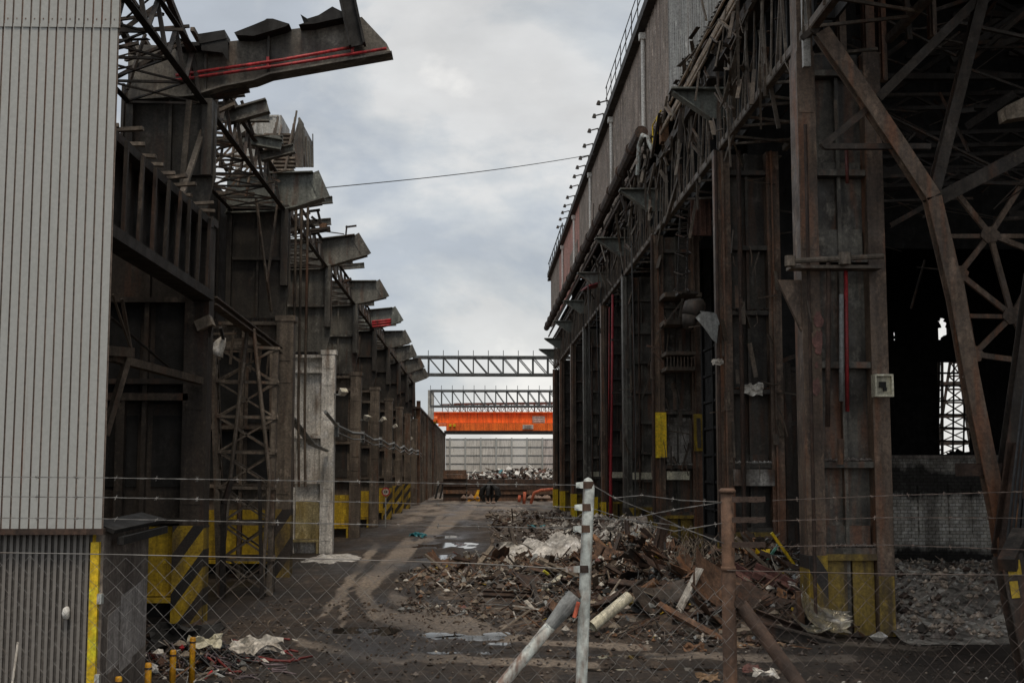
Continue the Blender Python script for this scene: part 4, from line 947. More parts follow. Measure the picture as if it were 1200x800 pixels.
# pylon seen through the opening
PY = thing('lattice_pylon', 'far lattice pylon seen through the opening of the right hall', 'pylon', (at(1117, 540, 85).x, 85, 0))
m = MB(); Y = 85
lat_tower(m, [gz0(1090, Y), gz0(1148, Y), gz0(1148, Y+3), gz0(1090, Y+3)], [at(1114, 425, Y), at(1124, 425, Y), at(1124, 425, Y+1), at(1114, 425, Y+1)], 11, .14, .1)
for y_ in (450, 488, 520): m.bar(at(1088, y_, Y), at(1150, y_-2, Y), .3, .25)
m.build('lattice_body', dark2, PY)
m = MB(); 
for i in range(2): m.bar(gz0(1098+i*6, 66), at(1098+i*6, 415, 66), .12, .12)
for j in range(12): m.bar(at(1098, 530-j*10, 66), at(1104, 525-j*10, 66), .06, .06)
m.build('ladder_frame', lattice, PY)
# leaning beam at the right edge with worn yellow paint
t = thing('leaning_post', 'brown post with worn yellow paint leaning at the right edge', 'post', (gp(1205, 800).x, 15, 0))
m = MB(); m.ibeam(Vector((at(1215, 800, 15).x, 15, 0)), at(1180, 650, 15.2), .28, .26, .03); m.build('shaft', dark2, t)
m = MB()
for k_, (a_, b_, w_) in enumerate(((.70, .82, .10), (.86, .97, .16), (.45, .6, .07))):
    A_ = Vector((at(1215, 800, 15).x, 15, 0)); B_ = at(1180, 650, 15.2); m.mark(); m.bar(A_.lerp(B_, a_)+Vector((-.06+.05*k_, -.145, 0)), A_.lerp(B_, b_)+Vector((-.05+.05*k_, -.145, 0)), w_, .008, up=(0, 1, 0))
m.build_each('paint_patch', yellow, t)
m = MB(); m.bar(at(1180, 662, 15.0), at(1197, 625, 15.6), .2, .16); m.build('head', dark2, t)
m = MB()
for k_ in range(4): m.tube([Vector((at(1175+k_*6, 665, 16.5).x, 16.5, 1.2)), at(1188+k_*5, 560, 16.4), at(1202+k_*5, 440, 16.4), at(1230, 300, 16.4)], .02, 5)
tag(m.build('slack_cable', cable_m, base=(7.2, 16.5, 1)), 'bunch of slack cables hanging at the right edge', 'cable')
m = MB(); m.ibeam(at(1192, 520, 19), at(1172, 650, 19.5), .2, .2, .03); m.box(7.6, 8.6, 19.6, 20, 2.55, 2.75); m.build('collapsed_frame', rust_d, RH)
rag('hanging_sheet', 'rusty torn sheet hanging in the collapsed bay at the right edge', 'sheet', 1188, 570, 20.5, .4, rust, seed=12, flat=.2)
m = MB(); m.bar(at(1170, 545, 20), at(1215, 575, 20), .1, .1); m.bar(at(1188, 560, 20), at(1192, 640, 20), .08, .06); m.build('orange_strip', rust_o, RH)

# ================================================================== FAR END
t = thing('gantry_truss', 'nearer grey lattice truss bridging the yard high up', 'gantry', (-4.9, 97, 9.9))
def box_truss(t, x0, x1, Y, z0, z1, n, wd, mt):
    m = MB()
    for yy in (Y, Y+wd):
        for z in (z0, z1): m.bar((x0, yy, z), (x1, yy, z), .16, .16)
    m.build('chord', mt, t); m = MB()
    for yy in (Y, Y+wd): m.mark(); m.truss((x0, yy, z1), (x1, yy, z1), (x0, yy, z0), (x1, yy, z0), n, .1, .1, 'n')
    m.build_each('web', mt, t); m = MB()
    for i in range(n+1): x = x0+(x1-x0)*i/n; m.mark(); m.bar((x, Y, z0), (x, Y+wd, z0), .08, .08); m.bar((x, Y, z1), (x, Y+wd, z1), .08, .08)
    for i in range(n): x = x0+(x1-x0)*i/n; m.mark(); m.bar((x, Y, z0), (x+(x1-x0)/n, Y+wd, z0), .06, .06); m.bar((x, Y-.02, z1+.1), (x, Y-.02, z1+.5), .05, .05)
    m.build_each('crosspiece', mt, t)
tr_m = steel('grey gantry paint', (.085, .092, .095), (.06, .066, .069), (.07, .045, .035), .3, .1, .6)
box_truss(t, -5.0, 11.2, 97, 9.95, 11.3, 14, 1.3, tr_m)
m = MB(); m.box(11.0, 11.5, 97, 98.3, 0, 11.4); m.build('post', tr_m, t)
t = thing('gantry_truss', 'farther grey lattice truss standing just above the orange crane', 'gantry', (-4.7, 122, 8.6))
box_truss(t, -4.6, 11.2, 122, 8.75, 10.25, 15, 1.4, tr_m)
m = MB(); m.box(-4.85, -4.3, 122, 123.4, 7.46, 10.3); m.build('post', clad_grey, t); m = MB(); m.box(11.0, 11.5, 122, 123.4, 0, 10.3); m.build('post', tr_m, t)
RW = thing('retaining_wall', 'far crane runway wall on the right, hidden behind the mill', 'wall', (11.4, 99, 0))
RW['kind'] = 'structure'
m = MB(); m.box(11.3, 11.7, 99, 176, 0, 7.3); m.build('wall_sheet', web_m, RW)
# orange overhead crane
CRN = thing('overhead_crane', 'orange overhead travelling crane spanning the far end of the yard', 'crane', (3.2, 128, 7.45))
def crane():
    m = MB()
    for i in range(15): x = -4.0+i*1.05; m.box(x, x+.05, 127.955, 127.999, 7.36, 8.35)
    for i in range(13): x = -3.0+i*1.1; m.box(x, x+.05, 127.15, 127.199, 6.56, 7.29)
    m.build('plate_joint', orange, CRN)
    m = MB(); m.prism([(-4.7, 7.7), (-4.3, 7.35), (11.5, 7.35), (11.5, 8.45), (-4.7, 8.45)], 128, 128.5); m.box(-4.6, 11.5, 127.7, 128, 8.36, 8.46); m.build('main_girder', orange, CRN)
    m = MB(); m.box(-3.2, 11.3, 127.2, 128, 6.55, 7.3); m.box(-4.0, -3.2, 127.5, 128, 7.0, 7.25); m.build('lower_girder', orange, CRN)
    m = MB(); m.box(-3.4, 11.3, 127.1, 128.3, 6.2, 6.54); m.build('soffit_beam', black, CRN)
    m = MB(); m.prism([(-4.7, 8.3), (-4.7, 7.8), (-4.3, 7.4), (11.4, 7.4), (11.4, 8.4)], 131, 131.4); m.build('rear_girder', orange, CRN)
    m = MB(); m.bar((-3.6, 127.8, 9.2), (11.5, 127.8, 9.3), .08, .12); m.truss((-3.6, 127.8, 9.2), (11.5, 127.8, 9.3), (-3.6, 127.8, 8.48), (11.5, 127.8, 8.48), 26, .07, .07, 'n'); m.bar((-2.5, 131, 9.4), (11.5, 131, 9.6), .1, .22); m.truss((-2.5, 131, 9.4), (11.5, 131, 9.6), (-2.5, 131, 8.48), (11.5, 131, 8.48), 20, .08, .08, 'x'); m.build('handrail', steel('red brown rail', (.15, .05, .035), (.09, .04, .03), amt=.3, soot=.2), CRN)
    m = MB(); m.box(-4.6, -4.2, 127.4, 132, 7.46, 7.8)
    for yy in (127.7, 131.4): m.tube([(-4.75, yy, 7.7), (-4.1, yy, 7.7)], .3, 14)
    m.build('end_carriage', orange, CRN)
    for xa, za, wa, ha in ((625, 487, 14, 8), (613, 497.5, 12, 5)):
        p = at(xa, za, 127.1); m = MB(); m.box(p.x-.05, p.x+wa*.086, 127.05 if ha < 6 else 127.9, 127.19 if ha < 6 else 127.99, p.z-ha*.086, p.z); sg = m.build('sign_plate', white, CRN)
        m = MB()
        yy = 127.04 if ha < 6 else 127.89
        for j in range(2 if ha < 6 else 3): m.box(p.x+.1, p.x+wa*.086-.15, yy, yy+.008, p.z-ha*.086*(j+.75)/(2.4 if ha < 6 else 3.2)-.06, p.z-ha*.086*(j+.75)/(2.4 if ha < 6 else 3.2))
        m.build('lettering', pinkp, sg)
    m = MB(); 
    for x in (-2.9, -2.5): m.box(x, x+.25, 127.0, 127.19, 6.95, 7.2)
    m.box(-4.55, -4.2, 127.5, 127.9, 7.3, 7.6); m.build('lamp', yellow_b, CRN)
crane()
# grey end screen
GW = thing('boundary_screen', 'pale grey panelled screen wall closing the far end of the yard', 'wall', (3, 176.5, 0))
rr = random.Random(14); fm = [clad_far, steel('far panel, dusty', (.60, .575, .53), (.54, .52, .48), (.34, .28, .23), .35, .0, .6, flake=0), steel('far panel, pinkish', (.66, .60, .57), (.58, .53, .50), (.36, .28, .24), .3, .0, .6, flake=0)]
for i in range(10):
    m = MB(); x = -4.5+i*2.15-(1.55 if i else 0); m.box(x+(.0 if i else 0), -3.9+i*2.15-.002, 176.5, 176.6+.004*(i % 2), 0, 6.95-.03*(i % 3)) if i == 0 else m.box(-3.9+(i-1)*2.15+.002, -3.9+i*2.15-.002, 176.5, 176.6, 0, 6.95-.03*(i % 3)); m.build('panel', fm[2] if i in (7, 8) else rr.choice(fm[:2]), GW)
m = MB()
for i in range(9): x = -3.9+i*2.15; m.box(x-.12, x+.12, 176.3, 176.5, 0, 7.05)
m.build('post', clad_up, GW); m = MB()
for z in (2.3, 3.45, 4.6, 5.75, 6.85): m.box(-4.5, 14, 176.42, 176.5, z, z+.09)
m.build('rail', grey, GW)
# rusty slab stack and scrap on it
t = thing('slab_stack', 'long low stack of rusty slabs walling off the far scrap', 'slab stack', (1.5, 108, 0)); rr = random.Random(9)
x0 = at(519, 580, 108).x
for (xa, xb, h) in ((x0, x0+2., 2.45), (x0+2.05, 7.5, 1.85)):
    z = 0; j = 0
    while z < h-.1:
        m = MB(); th = rr.uniform(.25, .4); x = xa
        while x < xb:
            L = min(rr.uniform(2.2, 4.5), xb-x); dy = rr.uniform(-.12, .12); m.box(x+.02, x+L-.02, 108+dy, 111, z, z+th-.02); x += L
        m.build('slab_course', rr.choice((rust_d, rust_d, dark2, rust)), t); z += th
def debris(name, label, cat, fn, n, s0, s1, mats, seed, group=None, lp=.35, wts=None):
    rr = random.Random(seed); m = MB()
    for i in range(n):
        x, y, z = fn(rr); s = rr.uniform(s0, s1) if rr.random() < .8 else rr.uniform(s0, s1)*1.6; mi = rr.choices(range(len(mats)), wts)[0]
        if rr.random() < lp: lump(m, (x, y, z+s*.2), s*.45, rr, mi); continue
        if rr.random() < .3: d = Vector((rr.uniform(-1, 1), rr.uniform(-1, 1), rr.uniform(-.5, .5))).normalized()*s*1.4; c0 = Vector((x, y, z+s*.2)); m.bar(c0-d, c0+d, s*.12, s*.08, mi); continue
        E = Euler((rr.uniform(-.9, .9), rr.uniform(-.9, .9), rr.uniform(0, 6.28))).to_matrix()
        L, Wd, k = s*rr.choice((.8, 1, 1, 1.8)), s*rr.uniform(.08, .7), rr.uniform(-.4, .4)*s
        v = [E @ Vector(q) for q in ((-L, -Wd, 0), (0, -Wd*rr.uniform(.6, 1.1), k), (L, -Wd*rr.uniform(.4, 1), 0), (L, Wd, k*.3), (0, Wd, k), (-L, Wd*rr.uniform(.4, 1), 0))]
        th = E @ Vector((0, 0, max(.006, s*.05)))
        c0 = Vector((x, y, z+s*.15)); vv = [c0+q*.5 for q in v]
        m.add(vv+[q+th for q in vv], [(0, 5, 4, 1), (1, 4, 3, 2), (6, 7, 10, 11), (7, 8, 9, 10), (0, 1, 7, 6), (1, 2, 8, 7), (2, 3, 9, 8), (3, 4, 10, 9), (4, 5, 11, 10), (5, 0, 6, 11)], mi)
    o = m.build(name, mats); tag(o, label, cat, kind='stuff'); return o
pal = [rust_d, rust, dark2, mound_m, wood, white, grey, rust_o, pinkp, yellow, black]; wts = [18, 13, 15, 14, 15, 8, 10, 7, .9, .8, 6]
def far_heap(r):
    x = r.uniform(-1.5, 8); y = r.uniform(111.3, 117); h = 2.1+.75*math.exp(-((x-4)/4)**2)-.2*abs(y-113); return x, y, max(0, h*r.random()**.5)
debris('scrap_heap', 'far heap of white and rust coloured scrap behind the slab stack', 'scrap heap', far_heap, 1300, .15, .55, [clad_far, rust, rust_d, pinkp, dark2, grey, blue], 31, wts=[34, 22, 26, 4, 12, 6, 2])
m = MB(); rr = random.Random(2)
for (px, py, w_, h) in ((552, 587, 1.5, .6), (589, 586, 1.0, .75), (632, 587, 1.8, .6), (575, 590, .8, .2)):
    p = gp(px, py)
    b = MB()
    for q in range(7): lump(b, (p.x+rr.uniform(-.5, .5)*w_, p.y+rr.uniform(-.3, .3), h*.45), h*.62, rr)
    tag(b.build('dirt_mound', steel('pinkish dust', (.27, .19, .15), (.19, .14, .11), amt=.2, soot=.05, rough=.95), base=tuple(p)), {552: 'pinkish dirt mound left of the dark grapple', 589: 'rounded pale boulder just right of the dark grapple', 632: 'pale dirt mound behind the orange pipes', 575: 'flat dirt clod below the dark grapple'}[px], 'dirt mound')
def grapple(px, py, s, label, mt, yl=None):
    p = gp(px, py); t = thing('scrap_grapple', label, 'grapple', tuple(p)); L = Vector(p)
    m = MB(); m.tube([L+Vector((0, 0, 1.9*s)), L+Vector((0, 0, 2.3*s))], [.5*s, .25*s], 10); m.tube([L+Vector((0, 0, 2.3*s)), L+Vector((.05, 0, 2.6*s))], .1*s, 8); m.build('head', mt, t)
    for i in range(6):
        a = i*math.pi/3+.3; d = Vector((math.cos(a), math.sin(a), 0)); m = MB()
        pts = [L+d*.35*s+Vector((0, 0, 2.0*s)), L+d*.95*s+Vector((0, 0, 1.5*s)), L+d*1.15*s+Vector((0, 0, .8*s)), L+d*.75*s+Vector((0, 0, .02))]
        m.tube(pts, [.14*s, .26*s, .24*s, .05*s], 6); m.build('claw', mt, t)
    return t
grapple(574, 588, .72, 'dark closed grapple resting in front of the slab stack', black)
t = thing('steel_trestle', 'dark spidery trestle by the end of the left wall', 'trestle', tuple(gp(523, 584))); L = Vector(t.location)
for i in range(6):
    m = MB(); x = -1.0+i*.42; m.bar(L+Vector((x, 0, 0)), L+Vector((x+.3, .4, 1.4)), .14, .12); m.build('leg', black, t)
m = MB(); m.bar(L+Vector((-.8, .4, 1.4)), L+Vector((1.5, .4, 1.45)), .3, .25); m.bar(L+Vector((0, .3, 1.4)), L+Vector((.7, .3, 1.9)), .2, .2); m.bar(L+Vector((.6, .3, 1.9)), L+Vector((1.5, .3, 1.0)), .16, .16); m.build('beam', rust_d, t)
p = gp(558, 587); m = MB(); m.prism([(p.x-.75, 0), (p.x-.1, .5), (p.x+.1, .95), (p.x+.32, .95), (p.x+.3, 0), (p.x+.05, 0), (p.x-.1, .25), (p.x-.45, 0)], p.y, p.y+.35)
tag(m.build('yellow_jack', steel('signal orange paint', (.72, .33, .01), (.6, .26, .01), amt=.15, soot=.05), base=tuple(p)), 'bright yellow angled bracket beside the dark grapple', 'bracket')
t = thing('orange_pipe', 'bent orange pipe frame lying before the slab stack', 'pipe frame', tuple(gp(630, 590))); L = Vector(t.location); d = L.y; orr = steel('faded orange paint', (.58, .14, .07), (.45, .12, .06), amt=.3, soot=.1)
for q in ([(622, 590), (626, 577), (634, 574), (648, 573)], [(614, 591), (615, 576)], [(608, 588), (609, 580)]):
    m = MB(); pp = [at(a, b, d) for a, b in q]; pp[0].z = max(0, pp[0].z); m.tube(pp, .12, 8); m.build('pipe', orr, t, True)
rag('blue_sheet', 'small teal plastic sheet lying on the middle of the yard', 'plastic sheet', 489, 626, gp(489, 628).y, .35, blue, seed=3, flat=.9)
rag('blue_sheet', 'blue plastic scrap among the rubble behind the white post', 'plastic sheet', 630, 617, gp(630, 624).y, .4, blue, seed=5, flat=.8)

# ================================================================== SCRAP HEAP
BL = [(3.9, 23.6, 1.15, 1.5, 1.9), (2.7, 25.0, .75, 1.5, 1.8), (2.0, 28.5, .58, 2.0, 2.2), (.6, 31.3, .42, 1.5, 1.6), (3.9, 29.5, 1.0, 1.4, 3.2), (4.3, 36, 1.25, 1.3, 5.0), (4.4, 46, .9, 1.4, 6), (2.2, 22.2, .3, 1.3, 1.0), (-.3, 32.6, .25, .8, 1.2), (3.4, 56, .5, 2, 4), (4.9, 21.5, .4, .7, 1.0), (5.3, 24.0, 1.15, 1.1, 1.9)]
def H(x, y):
    h = 0
    for cx, cy, a, sx, sy in BL:
        u = ((x-cx)/sx)**2+((y-cy)/sy)**2
        if u < 5: h = max(h, a*math.exp(-u*.9)) if h > .3 else h+a*math.exp(-u*.9)*.8
    if h < .02: return h-.02
    return h*(1+.25*fbm(x, y, 1.1, 4))+.10*h*fbm(x, y, 4, 6)
m = MB(); gx = frange(-3, 7.4, .12); gy = frange(19, 62, .2); nn = len(gx)
m.add([(x, y, H(x, y)-.05) for y in gy for x in gx], [(j*nn+i, j*nn+i+1, (j+1)*nn+i+1, (j+1)*nn+i) for j in range(len(gy)-1) for i in range(nn-1) if max(H(gx[i], gy[j]), H(gx[i+1], gy[j+1])) > .005])
tag(m.build('scrap_heap', mound_m), 'brown earth and fines forming the bulk of the scrap heap', 'scrap heap', kind='stuff')
def on_heap(r):
    while True:
        b = r.choices(BL[:9]+BL[11:], [9, 6, 8, 5, 5, 4, 3, 2, 2, 8])[0]; x = r.gauss(b[0], b[3]*.62); y = r.gauss(b[1], b[4]*.62)
        if x < 5.15 or (21.3 < y < 26.8 and x < 6.6): h = H(x, y)
        else: continue
        if h > .0: return x, y, h
debris('scrap_heap', 'small mixed scrap covering the heap on the right of the yard', 'scrap', on_heap, 15000, .035, .19, pal, 41, wts=wts)
def front(r):
    x = r.uniform(3.2, 6.2); y = 24.4-abs(r.gauss(0, 1.5)); return x, min(y, 24.4), max(0, H(x, min(y, 24.4)))
debris('scrap_heap', 'mixed scrap sliding down the front of the heap beside the nearest right column', 'scrap', front, 3600, .04, .24, pal, 52, wts=wts)
def tan_toe(r):
    x = r.gauss(.7, .9); y = r.gauss(30.4, 1.5); return x, y, max(gz(x, y), H(x, y))
debris('rubble', 'pale tan rubble on the left end of the scrap heap', 'rubble', tan_toe, 3200, .03, .15, [steel('tan clay', (.30, .235, .175), (.2, .155, .115), amt=.2, soot=.05, rough=.95), conc_w, wood, rust_d, white, mound_m], 49, wts=[34, 22, 12, 12, 4, 16], lp=.6)
def grey_heap(r):
    b = r.choice(BL[5:7]); x = min(5.2, r.gauss(b[0]-.2, .9)); y = r.gauss(b[1], 3.2); return x, y, max(0, H(x, y))
debris('rubble', 'grey broken rubble in front of the far right columns', 'rubble', grey_heap, 2600, .06, .3, [ash, lime_g, dark2, white, rust_d, conc_w], 43, wts=[30, 14, 16, 9, 12, 24], lp=.7)
def toe(r):
    a = r.random(); x = r.uniform(-1.5, 5.4); y = 20.4+r.gauss(0, .7)+max(0, (3-x))*1.1; return x, y, gz(x, y)
debris('rubble', 'scattered small debris along the front edge of the heap', 'rubble', toe, 1100, .02, .12, pal+[conc_w], 44, wts=wts+[20])
def midyard(r):
    x = r.uniform(.5, 5.2); y = r.uniform(42, 80); return x, y, max(gz(x, y), H(x, y))
debris('rubble', 'scattered litter over the middle of the yard', 'rubble', midyard, 900, .05, .3, [ash, dark2, white, rust_d, conc_w, wood, mound_m], 45, wts=[10, 20, 6, 20, 14, 10, 30])
def near_l(r):
    x = r.uniform(-4.3, 7.2); y = r.uniform(12, 26); return x, y, gz(x, y)
debris('rubble', 'loose grit and chips on the near yard mud', 'rubble', near_l, 3800, .012, .07, [conc_w, dark2, wood, white, mound_m], 46, wts=[12, 20, 5, 1.5, 50], lp=.8)
# rubble floor inside the right hall
m = MB(); gx = frange(6.6, 16, .25); gy = frange(19.4, 35, .25); nn = len(gx)
def HI(x, y): return max(0, .12+.25*fbm(x, y, .6, 12)+.35*math.exp(-((x-9.5)/2)**2-((y-27)/3)**2)+.12*fbm(x, y, 2, 3)) * min(1, max(0, (y-19.4)/2.0))
m.add([(x, y, HI(x, y)) for y in gy for x in gx], [(j*nn+i, j*nn+i+1, (j+1)*nn+i+1, (j+1)*nn+i) for j in range(len(gy)-1) for i in range(nn-1)])
tag(m.build('rubble', rub_m), 'grey rubble floor inside the right hall', 'rubble', kind='stuff')
def inr(r): x = r.uniform(6.7, 15); y = r.uniform(19.6, 34.8); return x, y, HI(x, y)
debris('rubble', 'broken concrete lumps on the floor of the right hall', 'rubble', inr, 7000, .03, .16, [ash, steel('broken brick and plaster', (.42, .34, .27), (.24, .19, .15), amt=.2, soot=.1, rough=.95), rust_d, rust_d, dark2, white, rub_m], 47, wts=[10, 34, 1, 8, 8, 3, 34], lp=.85)
debris('rubble', 'broken masonry heaped in the gap between the first two right columns', 'rubble', lambda r: (lambda x, y: (x, y, r.random()**.7*1.3*math.exp(-((x-6.7)/.7)**2-((y-24.2)/2)**2)))(r.gauss(6.6, .5), r.gauss(24, 1.4)), 500, .06, .3, [ash, conc_w, dark2, rust_d, white], 48, wts=[15, 20, 20, 15, 3], lp=.8)

# larger scrap, piece by piece
def place(o, x, y, z, rx, ry, rz): o.location = (x, y, z); o.rotation_euler = (rx, ry, rz); return o
def sheet_mesh(L, Wd, bend, seed, n=6, th=.012):
    m = MB(); rr = random.Random(seed); vs = []
    for j in range(n+1):
        for i in range(n+1):
            u, v = i/n-.5, j/n-.5
            if (i in (0, n) or j in (0, n)): u += rr.uniform(-.05, .05); v += rr.uniform(-.05, .05)
            z = bend*(u*u*2-.2)+.12*bend*mnoise.noise(Vector((u*4+seed, v*4, seed)))
            vs.append((u*L, v*Wd, z))
    k = len(vs); N = n+1
    vs += [(x, y, z-th) for x, y, z in vs]
    top = [(j*N+i, j*N+i+1, (j+1)*N+i+1, (j+1)*N+i) for j in range(n) for i in range(n)]
    fs = top+[tuple(a+k for a in f[::-1]) for f in top]
    for i in range(n):
        for a, b in (((0)*N+i, i+1), (n*N+i+1, n*N+i), ((i+1)*N, i*N), (i*N+n, (i+1)*N+n)): fs.append((b, a, a+k, b+k))
    m.add(vs, fs); return m
def chan_mesh(L, w, h, t=.02): 
    m = MB(); m.box(-L/2, L/2, -w/2, w/2, 0, t); m.box(-L/2, L/2, -w/2, -w/2+t, t, h); m.box(-L/2, L/2, w/2-t, w/2, t, h); return m
def ib_mesh(L, w, h): m = MB(); m.ibeam((-L/2, 0, 0), (L/2, 0, 0), w, h, .025); return m
def board_mesh(L, w, t): m = MB(); m.add([(-L/2, -w/2, -t), (L/2, -w/2*.9, -t), (L/2*.97, w/2, -t), (-L/2, w/2, -t), (-L/2, -w/2, t), (L/2, -w/2*.9, t), (L/2*.97, w/2, t), (-L/2, w/2, t)], [(3, 2, 1, 0), (4, 5, 6, 7), (0, 1, 5, 4), (1, 2, 6, 5), (2, 3, 7, 6), (3, 0, 4, 7)]); return m
def pipe_mesh(L, r):
    m = MB(); n = 14
    m.tube([(-L/2, 0, 0), (L/2, 0, 0)], r, n, cap=False); m.tube([(L/2, 0, 0), (-L/2, 0, 0)], r*.86, n, cap=False)
    return m
def piece(name, mb, mt, label, cat, px, py, Y, rx, ry, rz, group=None, smooth=False):
    p = at(px, py, Y); o = mb.build(name, mt, smooth=smooth); place(o, p.x, p.y, p.z, rx, ry, rz); return tag(o, label, cat, group)
piece('timber_board', board_mesh(1.25, .16, .02), white, 'long whitewashed board leaning on the heap left of the rusty post', 'board', 801, 704, 21.3, .3, -1.05, .25)
piece('steel_sheet', sheet_mesh(1.0, .8, .25, 3), rust, 'big square rusty sheet leaning beside the rusty fence post', 'steel sheet', 838, 682, 21.6, 1.0, .5, .3)
piece('steel_channel', chan_mesh(1.3, .32, .12), pinkp, 'faded pink channel section pointing down left on the heap', 'channel', 889, 690, 22.0, .5, .55, -.2)
piece('steel_channel', chan_mesh(1.35, .34, .12), pinkp, 'faded pink channel section nearest the hazard striped column', 'channel', 925, 690, 22.0, .45, .42, -.15)
piece('plastic_tube', pipe_mesh(.85, .095), cream, 'cream tube with cut ends lying behind the white fence post', 'tube', 716, 716, 20.8, 0, -.55, .5, smooth=True)
piece('yellow_strip', sheet_mesh(.9, .2, .2, 8), yellow_b, 'bent yellow strip low on the heap beside the rusty brace', 'strip', 898, 722, 20.9, .6, .1, .2)
piece('yellow_strip', sheet_mesh(.5, .22, .3, 9), yellow_b, 'short yellow scrap lying at the foot of the heap', 'strip', 886, 727, 20.7, .3, .2, 1.)
piece('yellow_disc', sheet_mesh(.28, .3, .15, 10), yellow_b, 'round yellow scrap high on the heap behind the rusty post', 'disc', 893, 651, 23.2, 1.1, .2, .1)
piece('yellow_bar', board_mesh(.9, .05, .025), yellow_b, 'thin yellow bar sticking up beside the nearest hazard striped column', 'bar', 921, 648, 22.8, 0, .95, .1)
piece('foil_sheet', sheet_mesh(.95, .5, .45, 11, 9), foil, 'crumpled shiny gold and silver sheet at the foot of the nearest right column', 'foil', 962, 716, 20.1, .8, .55, .2)
piece('foil_sheet', sheet_mesh(.6, .3, .3, 12, 8), foil, 'small shiny foil scrap left of the crumpled gold sheet', 'foil', 950, 732, 20.0, .3, .2, .2)
piece('steel_beam', ib_mesh(1.9, .16, .2), dark2, 'dark beam lying along the foot of the heap towards the right column', 'beam', 955, 752, 19.6, 0, .22, -.35)
piece('steel_beam', ib_mesh(1.6, .14, .18), rust_d, 'rusty beam standing out of the heap left of the rusty post', 'beam', 768, 655, 25, 0, -1.3, .2)
piece('steel_plate', sheet_mesh(1.2, .7, .1, 13), rust_d, 'dark rusty plate lying flat in front of the left part of the heap', 'plate', 640, 684, 25.5, .35, .15, .3)
piece('tin_box', board_mesh(.6, .25, .09), cream, 'pale oblong tin lying on the heap left of the white fence post', 'tin', 650, 688, 25, .2, -.5, .5)
piece('plastic_strip', board_mesh(.35, .08, .02), steel('lemon plastic', (.75, .62, .06), amt=0, soot=.05, rough=.4), 'small lemon yellow strip on the heap left of the white post', 'strip', 645, 674, 26, .3, .6, .2)
piece('stone_slab', board_mesh(1.1, .55, .05), conc_w, 'grey upright slab standing in the ash pile', 'slab', 602, 636, 38.5, .1, 1.35, .15)
piece('cardboard_sheet', sheet_mesh(.8, .5, .1, 14), cardboard, 'flat brown board lying beside the rusty brace', 'board', 890, 757, 19.4, .1, .05, .1)
piece('green_rod', board_mesh(.55, .04, .02), steel('pale green plastic', (.13, .36, .28), amt=0, soot=.1, rough=.4), 'thin pale green rod on top of the heap', 'rod', 904, 649, 23, 0, -.9, .2)
piece('timber_board', board_mesh(1.0, .07, .03), wood, 'pale stick slanting from the rusty post down to the right', 'stick', 886, 652, 22.5, 0, .75, .1)
piece('steel_post', board_mesh(.75, .1, .05), rust, 'short rusty post standing upright at the foot of the heap', 'post', 938, 720, 20.3, 0, 1.5, 0)
piece('white_sheet', sheet_mesh(.5, .35, .3, 15, 8), white, 'small glossy white sheet near the top of the heap', 'sheet', 918, 667, 22.6, .6, .3, .2)
rag('white_bag', 'lumpy white sack left of the white fence post', 'sack', 612, 652, 36, .75, lime_g, seed=21, flat=.6)
# ash pile behind the white post
m = MB(); n = 26; c0 = gp(648, 660); rr = random.Random(4); vs = []
for j in range(n+1):
    for i in range(n+1):
        u, v = i/n*2-1, j/n*2-1; h = max(0, 1-u*u-v*v)
        vs.append((c0.x+.2+u*1.9, c0.y+1.3+v*2.8, -.03+.8*h**.8*max(.1, .7+.75*fbm(u*2, v*2, 1.5, 3))+.09*fbm(u*8, v*8, 1, 2)*min(1, h*3)))
m.add(vs, [(j*(n+1)+i, j*(n+1)+i+1, (j+1)*(n+1)+i+1, (j+1)*(n+1)+i) for j in range(n) for i in range(n)])
tag(m.build('ash_pile', steel('white ash', (.60, .58, .54), (.26, .245, .225), (.30, .27, .24), .35, .12, .95, scale=2.6, bump=.8, bscale=12), base=tuple(c0), smooth=True), 'pale grey ash pile behind the white fence post', 'ash pile')
m = MB(); vs = []; c0 = gp(385, 655)
for j in range(n+1):
    for i in range(n+1):
        u, v = i/n*2-1, j/n*2-1; h = max(0, 1-u*u-v*v); vs.append((c0.x+.1+u*1.0, c0.y+v*2.6, -.05+.13*h+.11*h*fbm(u*2, v*2, 2, 7)))
m.add(vs, [(j*(n+1)+i, j*(n+1)+i+1, (j+1)*(n+1)+i+1, (j+1)*(n+1)+i) for j in range(n) for i in range(n)])
tag(m.build('lime_spill', lime_g, base=tuple(c0), smooth=True), 'spilt white lime at the foot of the whitened column', 'lime spill')
# generic larger pieces over the heap: nothing tells the members of one group apart
kinds = [('steel_sheet', 'bent rusty sheet lying loose in the scrap heap', 'steel sheet', lambda s: sheet_mesh(.7, .4, .3, s), rust, 24), ('steel_sheet', 'dark sooty sheet lying loose in the scrap heap', 'steel sheet', lambda s: sheet_mesh(.6, .4, .25, s), dark2, 18),
         ('steel_channel', 'short brown channel lying loose in the scrap heap', 'channel', lambda s: chan_mesh(.8, .14, .07), rust_d, 20), ('steel_bar', 'thin rusty bar lying loose in the scrap heap', 'bar', lambda s: board_mesh(1.1, .05, .02), rust, 26),
         ('timber_board', 'weathered board end lying loose in the scrap heap', 'board', lambda s: board_mesh(.8, .12, .02), wood, 16), ('scrap_pipe', 'short rusty pipe lying loose in the scrap heap', 'pipe', lambda s: pipe_mesh(.7, .06), rust_o, 12),
         ('steel_beam', 'short dark beam lying loose in the scrap heap', 'beam', lambda s: ib_mesh(.9, .12, .14), dark2, 10), ('white_scrap', 'small whitish offcut lying loose in the scrap heap', 'offcut', lambda s: sheet_mesh(.35, .2, .2, s), white, 14), ('orange_scrap', 'orange rusted offcut lying loose in the scrap heap', 'offcut', lambda s: sheet_mesh(.45, .3, .2, s), rust_o, 14)]
rr = random.Random(77)
